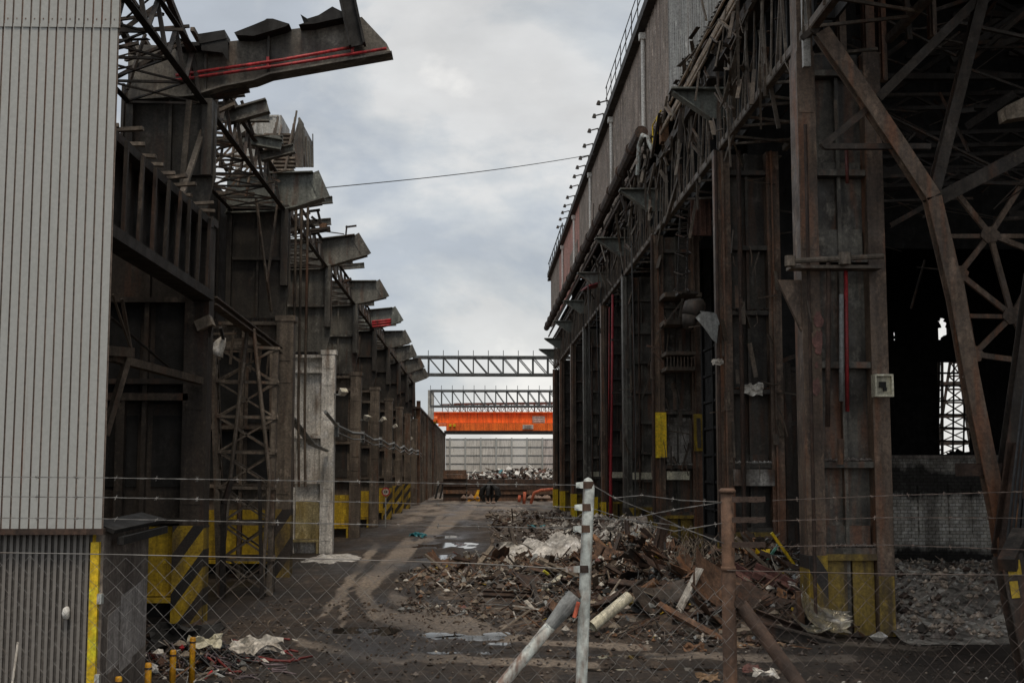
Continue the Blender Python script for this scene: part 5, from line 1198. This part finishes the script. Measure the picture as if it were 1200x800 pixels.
for si, (nm, lb, ct, fn, mt, cnt) in enumerate(kinds):
    protos = []
    for i in range(int(cnt*1.35)):
        b = rr.choices(BL[:5]+BL[11:], [8, 4, 5, 3, 3, 9])[0]
        while True:
            x, y = rr.gauss(b[0], b[3]*.6), rr.gauss(b[1]-.5, b[4]*.6)
            if (x < 5.0 or (x < 6.2 and 21.5 < y < 25.5)) and H(x, y) > .08: break
        if i < 4: o = fn(si*10+i).build(nm, mt); protos.append(o)
        else: o = rr.choice(protos).copy(); COL.objects.link(o)
        tag(o, lb, ct, lb.replace(' lying loose', 's')); s = rr.uniform(.6, 1.55); o.scale = (s, s*rr.uniform(.5, .85), s*rr.uniform(.5, .8))
        place(o, x, y, H(x, y)+.08, rr.uniform(-.7, .7), rr.uniform(-.8, .8), rr.uniform(0, 6.28))
rr = random.Random(91)
for i, (px, py, L, Wd, tp, mt_, lb) in enumerate(((862, 700, 1.3, .35, 'c', rust_d, 'rusty channel half buried behind the rusty post'), (842, 722, 1.0, .5, 's', rust, 'torn rusty plate low in front of the heap left of the rusty post'), (775, 700, 1.1, .6, 's', dark2, 'dark buckled plate beside the leaning white board'),
        (752, 690, 1.2, .2, 'i', rust_d, 'rusty beam end right of the cream tube'), (820, 735, 1.5, .12, 'b', rust, 'long rusty bar along the foot of the heap left of the rusty post'), (905, 705, 1.2, .4, 's', rust_d, 'brown plate under the pink channels'), (865, 672, 1.4, .18, 'i', dark2, 'dark beam slanting above the pink channels'),
        (935, 690, .9, .35, 's', rust, 'curled rusty sheet against the striped column'), (790, 668, 1.3, .5, 's', rust_d, 'wide brown sheet high on the heap behind the slack wires'), (730, 655, 1.2, .5, 's', rust, 'rust coloured sheet behind the white fence post'), (880, 738, 1.0, .1, 'b', wood, 'grey timber beside the rusty brace'),
        (915, 735, .9, .3, 'c', rust_d, 'brown channel at the foot of the heap near the foil'), (800, 690, 1.0, .3, 'c', rust, 'rusty channel behind the leaning white board'), (700, 700, .9, .5, 's', rust_d, 'flat rusty sheet low on the heap at the white post'), (660, 668, 1.1, .14, 'b', wood, 'pale plank on the left half of the heap'), (840, 655, 1.2, .1, 'b', rust, 'thin rusty bar sticking up left of the rusty post'))):
    mb = {'s': sheet_mesh(L, Wd, .3, 200+i), 'c': chan_mesh(L, Wd*.6, .12), 'i': ib_mesh(L, Wd, .2), 'b': board_mesh(L, Wd, .03)}[tp]
    Yp_ = next((y for y in frange(20.2, 40, .1) if at(px, py, y).z <= H(at(px, py, y).x, y)+.12), 24.)
    piece({'s': 'steel_sheet', 'c': 'steel_channel', 'i': 'steel_beam', 'b': 'long_bar'}[tp], mb, mt_, lb, {'s': 'steel sheet', 'c': 'channel', 'i': 'beam', 'b': 'bar'}[tp], px, py, Yp_, rr.uniform(.2, .9), rr.uniform(-.5, .5), rr.uniform(-.7, .7))
m = MB(); rr = random.Random(6)
for i in range(46):
    c0 = at(812+rr.gauss(0, 10), 648+rr.gauss(0, 8), 22.8); d = Vector((rr.uniform(-.3, .3), rr.uniform(-.2, .2), rr.uniform(-.1, .35)))
    m.tube([c0, c0+d*.5+Vector((rr.uniform(-.1, .1), 0, .1)), c0+d+Vector((0, 0, -.15)), c0+d*1.3+Vector((0, 0, -.4))], .006, 4)
tag(m.build('wire_tangle', wood, base=tuple(at(812, 655, 22.8))), 'straw coloured tangle of wire drooping over the heap', 'wire tangle')

# ================================================================== NEAR LEFT SHED
YS = 13.0
SH = thing('corrugated_shed', 'pale grey corrugated shed with a yellow edged lower wall at the left edge', 'shed', (-5, YS, 0))
ex0 = at(121, 619, YS); zb = ex0.z; exr = ex0.x; top = 8.2
def corr(m, x0, x1, y, z0, z1, pitch, dep, flat, xr_t=None):
    prof = [(0, 0), (flat, 0), (flat+.06, dep), (1-.06, dep), (1, 0)]; xsn = []
    n = int((x1-x0)/pitch)+1
    for j in range(n):
        for u, d in prof[:-1]: xsn.append((x1-(n-j)*pitch+u*pitch, d))
    xsn.append((x1, 0)); vs = []
    for x, d in xsn: vs += [(x, y+d, z0), (x, y+d, z1)]
    fs = [(2*a, 2*a+2, 2*a+3, 2*a+1) for a in range(len(xsn)-1)]
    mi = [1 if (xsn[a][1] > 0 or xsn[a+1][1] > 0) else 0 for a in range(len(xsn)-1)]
    o = len(m.v); m.v += vs; m.f += [[i+o for i in f] for f in fs]; m.m += mi
m = MB(); zs = at(60, 28, YS).z
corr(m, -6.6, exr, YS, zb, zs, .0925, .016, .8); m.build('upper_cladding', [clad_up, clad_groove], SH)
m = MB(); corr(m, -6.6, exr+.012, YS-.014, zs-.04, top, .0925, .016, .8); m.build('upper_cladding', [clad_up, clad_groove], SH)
m = MB()
for x in frange(-6.5, exr, .0925): m.box(exr-(int((exr-x)/.0925))*.0925-.058, exr-(int((exr-x)/.0925))*.0925-.046, YS-.019, YS-.013, zs+.04, zs+.055)
m.build('cladding_screw', clad_groove, SH)
m = MB(); m.box(-6.6, exr+.01, YS-.03, YS+.05, zb-.06, zb-.002); m.box(-6.6, exr-.1, YS+.08, YS+.2, zb-.06, top); m.build('base_rail', rust_d, SH)
m = MB()
exl = at(106, 700, YS+.12).x
corr(m, -6.6, exl, YS+.12, 0, zb-.05, .064, .022, .48); m.build('lower_cladding', [clad_low, steel('dull grey groove shade', (.10, .092, .083), (.07, .064, .058), (.09, .07, .055), .4, .15, .7, flake=0)], SH)  # groove faces darker, rib shading put into the colour
m = MB()
m = MB(); m.box(exl, exl+.085, YS+.07, YS+.13, 0, zb-.14); m.build('corner_guard', steel('bright yellow edge paint', (.72, .50, .012), (.62, .42, .012), (.6, .6, .58), .18, .0, .45), SH)
m = MB(); xw = exl+.085; m.box(xw-.05, xw+.03, YS+.131, YS+1.9, 0, zb+.0); m.build('side_wall', conc_w, SH)
m = MB()
for (y0, y1, z0, z1) in ((.35, .8, .55, 1.15), (.82, 1.3, .5, 1.3), (1.32, 1.85, .6, 1.36)): m.slab([(xw+.031, YS+y0, z0), (xw+.031, YS+y1, z0+.05), (xw+.031, YS+y1, z1+.06), (xw+.031, YS+y0, z1)], .006)
m.build('pale_patch', steel('pale render', (.36, .335, .32), (.27, .25, .235), (.08, .06, .05), .4, .1, .85), SH)
m = MB(); m.slab([(xw-.1, YS+.15, zb+.02), (xw+.12, YS+.15, zb-.06), (xw+.2, YS+2.0, zb-.02), (xw-.1, YS+2.0, zb+.06)], .04); m.bar((xw+.15, YS+.3, zb-.14), (xw+.2, YS+1.95, zb-.1), .07, .08); m.build('lean_to_sheet', black, SH)
m = MB()
for z in (.55, 1.35): m.box(xw+.0, xw+.045, YS+.05, YS+.13, z-.05, z+.05)
m.build('hinge', white_post, SH)
c0 = at(78, 718, YS+.09); m = MB(); m.tube([c0+Vector((0, .02, -.05)), c0+Vector((0, -.01, -.03)), c0+Vector((0, -.03, 0)), c0+Vector((0, -.01, .035)), c0+Vector((0, .02, .05))], [.02, .035, .038, .035, .02], 12); tag(m.build('push_plate', clad_far, base=tuple(c0), smooth=True), 'small oval pale plate on the lower shed wall', 'wall fitting')
m = MB(); m.tube([Vector((at(12, 800, 12.7).x, 12.6, 0)), at(21, 752, 12.95)], .012, 8); tag(m.build('white_rod', white, base=(at(12, 800, 12.7).x, 12.6, 0)), 'thin white rod leaning against the lower shed wall', 'rod')
# yellow pipe bollards
def bollard(px, pt, Y, lb):
    x = at(px, pt, Y).x; t = thing('bollard', lb, 'bollard', (x, Y, 0), 'yellow bollards by the shed'); h = at(px, pt, Y).z
    m = MB(); m.tube([(x, Y, 0), (x, Y, h-.02), (x, Y, h)], [.037, .037, .028], 12); m.build('shaft', steel('amber bollard paint', (.62, .30, .01), (.5, .24, .01), (.15, .08, .03), .3, .15, .55, scale=4), t, True)
    m = MB(); m.tube([(x, Y, h-.07), (x, Y, h-.05)], .041, 12); m.build('band', rust_d, t)
bollard(226, 746, 16.1, 'yellow pipe bollard farthest from the shed, beside the rubbish'); bollard(203, 761, 15.1, 'yellow pipe bollard second farthest from the shed'); bollard(174, 776, 14.2, 'yellow pipe bollard second nearest the shed'); bollard(139, 792, 13.6, 'yellow pipe bollard nearest the shed wall')
# rubbish by the bollards
rag('white_bag', 'crumpled dirty white sack on the ground right of the rubbish', 'sack', 300, 757, 18.1, .36, white, seed=33, flat=.55)
rag('white_bag', 'pale round bucket shaped bundle behind the tallest yellow bollard', 'bundle', 240, 752, 17.2, .22, cream, seed=35, flat=.5)
rag('black_bag', 'dark rubbish bag slumped behind the bollards', 'bag', 215, 745, 17.8, .5, black, seed=36, flat=.5)
rag('brown_sheet', 'brown crumpled sheet on the rubbish behind the bollards', 'sheet', 196, 742, 18, .4, rust_d, seed=37, flat=.5)
rr = random.Random(12)
for k_, (mt, lb, cnt, r_) in enumerate(((cable_m, 'black tangle of cable strewn over the rubbish by the bollards', 40, .012), (steel('faded red cable', (.17, .022, .02), (.10, .018, .016), amt=0, soot=.2, rough=.6), 'red cable snaking across the ground past the bollards', 5, .018), (steel('mauve grey cable', (.16, .12, .13), (.10, .08, .085), amt=0, soot=.2, rough=.6), 'grey tangle of cable beside the white sack', 30, .012))):
    m = MB()
    for i in range(cnt):
        c0 = gp(235+rr.uniform(-50, 70), 775+rr.uniform(-22, 14)); pts = []
        for q in range(7):
            c0 = c0+Vector((rr.uniform(-.05, .3), rr.uniform(-.25, .25), 0)) if k_ == 1 else c0+Vector((rr.uniform(-.22, .22), rr.uniform(-.25, .25), 0))
            hh = .03+.35*math.exp(-((c0.x+3.9)/.7)**2-((c0.y-17.5)/.9)**2)*rr.random(); pts.append(Vector((c0.x, c0.y, hh)))
        if k_ == 1: q = MB(); q.tube(pts, r_, 5); tag(q.build('red_cable', mt, base=tuple(pts[0]), smooth=True), lb, 'cable', 'red cables on the ground by the bollards'); continue
        m.tube(pts, r_, 5)
    if m.v: tag(m.build('cable_tangle', mt, base=(-3.8, 17, 0), smooth=True), lb, 'cable')
debris('rubble', 'mixed rubbish on the ground behind the yellow bollards', 'rubbish', lambda r: (lambda x, y: (x, y, .32*math.exp(-((x+3.95)/.6)**2-((y-17.6)/.8)**2)*r.random()))(r.gauss(-3.9, .5), r.gauss(17.5, .6)), 420, .03, .15, pal+[redpipe], 51, wts=wts+[2])
t = thing('battery_pack', 'small black box with white panels standing by the tallest bollard', 'box', (at(243, 793, 15.6).x, 15.6, 0)); L = Vector(t.location)
m = MB(); m.box(L.x-.15, L.x+.15, 15.6, 15.72, 0, .11); m.build('case', black, t)
m = MB(); m.box(L.x-.1, L.x+.05, 15.585, 15.599, .015, .095); m.build('front_panel', white, t); m = MB(); m.box(L.x-.165, L.x-.151, 15.59, 15.73, 0, .12); m.box(L.x+.085, L.x+.14, 15.585, 15.599, 0, .105); m.build('end_plate', white, t)
# litter right under the fence on the right
rag('litter_sheet', 'crumpled white paper litter under the fence right of the rusty post', 'paper', 890, 800, 11.2, .16, white, seed=41, flat=.6, base=tuple(gp(897, 797)+Vector((0, 0, .1))))
rag('litter_sheet', 'faded red cloth litter under the fence right of the rusty post', 'cloth', 880, 795, 11, .12, pinkp, seed=42, flat=.6, base=tuple(gp(880, 790)+Vector((0, 0, .08))))
rag('litter_sheet', 'brown paper litter under the fence left of the rusty post', 'paper', 830, 797, 11, .13, cardboard, seed=43, flat=.6, base=tuple(gp(830, 797)+Vector((0, 0, .05))))
rag('litter_sheet', 'brown lump of paper on the mud left of the rusty post', 'paper', 814, 763, 11, .16, rust_o, seed=44, flat=.6, base=tuple(gp(814, 763)+Vector((0, 0, .06))))

# ================================================================== FENCE
YF = 5.0
def barbed(m, pts, r=.0013, step=.13, seed=1, ph=0):
    rr = random.Random(seed); pts = [Vector(p) for p in pts]
    out = []
    for a, b in zip(pts[:-1], pts[1:]):
        n = max(2, int((b-a).length/.05)); out += [a.lerp(b, i/n) for i in range(n)]
    out.append(pts[-1])
    A = [p+Vector((0, math.sin(i*2.2)*.002, math.cos(i*2.2)*.002)) for i, p in enumerate(out)]; B = [p-Vector((0, math.sin(i*2.2)*.002, math.cos(i*2.2)*.002)) for i, p in enumerate(out)]
    m.tube(A, r, 4); m.tube(B, r, 4)
    d = 0
    for a, b in zip(out[:-1], out[1:]):
        d += (b-a).length
        if d > step:
            d = rr.uniform(-.02, .02)
            for q in range(2):
                v = Vector((rr.uniform(-.4, .4), rr.uniform(-1, 1), rr.uniform(-1, 1))).normalized()*.011; m.bar(a-v, a+v, .0018, .0018)
            m.tube([a-Vector((.006, 0, 0)), a+Vector((.006, 0, 0))], .003, 5)
def chain_link(m, x0, x1, ztop, zbot, w=.0372, r=.0011):
    j = 0; x = x0
    while x < x1:
        pts = []; z = ztop(x); q = 0
        while z > zbot:
            pts.append(Vector((x+(w if (q+j) % 2 else 0)+.003*math.sin(x*9), YF+(.004 if (q % 2) else -.004)+.02*math.sin(x*1.7+z*2), z))); z -= w; q += 1
        m.tube(pts, r, 4, cap=False); x += w; j += 1
FL = thing('chain_link_fence', 'chain link fence with three barbed strands and a chipped white end post', 'fence', (at(685, 700, YF).x, YF, 0))
pt = at(690, 566, YF); dirp = (at(681, 800, YF)-pt); dirp /= dirp.z; base = pt-dirp*pt.z
m = MB(); m.tube([base, base+(pt-base)*.5, pt-Vector((0, 0, .02)), pt+Vector((-.002, 0, .0)), pt+Vector((-.006, 0, .012)), pt+Vector((-.01, 0, .02))], [.0235, .0235, .023, .022, .017, .008], 20); post = m.build('post', white_post, FL, True)
for y_, l_ in ((568, .022), (594, .024), (619, .026), (666, .05)):
    c0 = at(688.5-(y_-570)*.038, y_, YF); m = MB(); m.tube([c0+Vector((0, 0, -.014)), c0+Vector((0, 0, .014))], .0255, 18); m.build('clip_band', rust if y_ < 660 else rust_d, post)
    m = MB(); m.slab([c0+Vector((-.02, -.03, -.013)), c0+Vector((-.026-l_, -.03, -.010)), c0+Vector((-.026-l_, -.03, .010)), c0+Vector((-.02, -.03, .013))], .007); m.tube([c0+Vector((-.026-l_*.6, -.04, 0)), c0+Vector((-.026-l_*.6, -.025, 0))], .006, 8); m.build('bracket', white_post, post)
top_b = at(672, 700, YF); low_b = top_b+(at(588, 802, YF)-top_b)*(top_b.z/(top_b.z-at(588, 802, YF).z))
ax = (low_b-top_b).normalized()
m = MB(); m.tube([top_b+ax*.06, low_b], .023, 18); br = m.build('brace', white_post, FL, True)
m = MB(); m.tube([top_b-ax*.012, top_b-ax*.01, top_b+ax*.04, top_b+ax*.14], [.026, .033, .034, .0245], 18); m.build('cap', grey, br)
m = MB(); m.bar(top_b-ax*.02, at(679, 694, YF), .045, .03); m.build('lug', rust, br); m = MB(); m.tube([at(673, 723, YF-.05), at(678, 705, YF-.05)], .008, 8); m.build('bolt', steel('red plastic cap', (.55, .10, .05), amt=0, soot=.1), br)
for i, (ya, yb) in enumerate(((558, 568), (581, 594), (606, 619))):
    m = MB(); barbed(m, [at(-80, ya, YF), at(120, ya+1.5, YF), at(420, ya+6+i, YF), at(560, (ya+yb)/2+4, YF), at(680, yb, YF)], seed=i); m.build('barbed_wire', wire_m, FL)
m = MB(); m.tube([at(-80, 646, YF), at(120, 649, YF), at(400, 655, YF), at(560, 660, YF), at(680, 667, YF)], .0022, 5); m.build('line_wire', wire_m, FL)
m = MB(); chain_link(m, at(-60, 700, YF).x, at(672, 700, YF).x, lambda x: at(560+x/YF*F, 650+14*((x+2)/2.4), YF).z, .12); m.build('chain_link', wire_m, FL)
YR = 5.3
FR = thing('chain_link_fence', 'chain link fence with slack barbed strands and a rusty end post', 'fence', (at(852, 700, YR).x, YR, 0))
pt = at(852, 574, YR); base = Vector((pt.x, YR, 0))
m = MB(); m.tube([base, base+Vector((0, 0, 1.2)), pt-Vector((0, 0, .33)), pt-Vector((0, 0, .32)), pt], [.0295, .0295, .0295, .027, .027], 18); post = m.build('post', rust, FR, True)
m = MB(); m.mark(); m.tube([pt-Vector((0, 0, .012)), pt, pt+Vector((0, 0, .008))], [.035, .036, .026], 18); m.mark(); m.tube([pt-Vector((0, 0, .335)), pt-Vector((0, 0, .315))], .032, 16); m.build_each('collar', rust, post, smooth=True)
for y_ in (585, 609, 638):
    c0 = at(852, y_, YR-.04); m = MB()
    for q in range(4): m.slab([c0+Vector((.02+q*.034, -.002*q, -.011)), c0+Vector((.056+q*.034, -.002*q, -.013+.004*(q % 2))), c0+Vector((.056+q*.034, -.002*q, .013)), c0+Vector((.02+q*.034, -.002*q, .011))], .006)
    m.build('bracket', rust_d, post)
top_b = at(868, 708, YR); q = at(937, 802, YR); low_b = top_b+(q-top_b)*(top_b.z/(top_b.z-q.z))
m = MB(); m.tube([top_b, low_b], .029, 16); m.build('brace', rust_d, FR, True)
m = MB(); m.bar(at(860, 702, YR), top_b, .05, .04); m.build('lug', rust_d, FR)
for i, (pts) in enumerate((((905, 586), (1050, 580), (1260, 574)), ((905, 610), (1040, 606), (1260, 607)), ((905, 640), (1040, 638), (1260, 646)))):
    m = MB(); barbed(m, [at(x, y_, YR) for x, y_ in pts], seed=20+i); m.build('barbed_wire', steel('rusty wire', (.09, .07, .06), (.06, .045, .038), amt=.4, soot=.1, bump=0), FR)
for i, pts in enumerate((((696, 569, 5.), (720, 583, 5.05), (764, 601, 5.1), (800, 618, 5.2), (850, 637, 5.3)), ((720, 583, 5.05), (752, 580, 5.1), (800, 586, 5.2), (850, 588, 5.3)), ((734, 609, 5.05), (768, 601, 5.1), (800, 595, 5.2), (848, 588, 5.3)), ((690, 594, 5.), (730, 607, 5.1), (790, 622, 5.2), (850, 612, 5.3)), ((640, 606, 5), (735, 608, 5.1), (790, 615, 5.2), (848, 636, 5.28)))):
    m = MB(); barbed(m, [at(*p) for p in pts], seed=40+i); m.build('slack_wire', wire_m, FR)
YF_, YF = YF, 5.25
m = MB(); chain_link(m, at(700, 700, YF).x, at(848, 700, YF).x, lambda x: at(760, 690+12*math.sin(x*6), YF).z, .12); m.build('chain_link', wire_m, FR)
m = MB(); chain_link(m, at(858, 700, YF).x, at(1260, 700, YF).x, lambda x: at(1000, 672, YF).z, .12); m.build('chain_link', steel('rusty wire', (.09,)*3), FR)
m = MB(); m.tube([at(852, 668, YF), at(1040, 672, YF), at(1260, 674, YF)], .002, 5); m.build('line_wire', MATS['rusty wire'], FR)

# wire across the sky
m = MB(); a, b = Vector((-3.9, DL[1]+.2, at(388, 218, DL[1]).z)), at(696, 181, 47)
m.tube([a.lerp(b, i/16)-Vector((0, 0, .10*math.sin(math.pi*i/16))) for i in range(17)], .013, 5)
tag(m.build('overhead_wire', cable_m, base=tuple(a)), 'thin wire crossing the sky between the two halls', 'wire')

S.render.engine = 'CYCLES'; S.cycles.use_denoising = True; S.cycles.max_bounces = 5
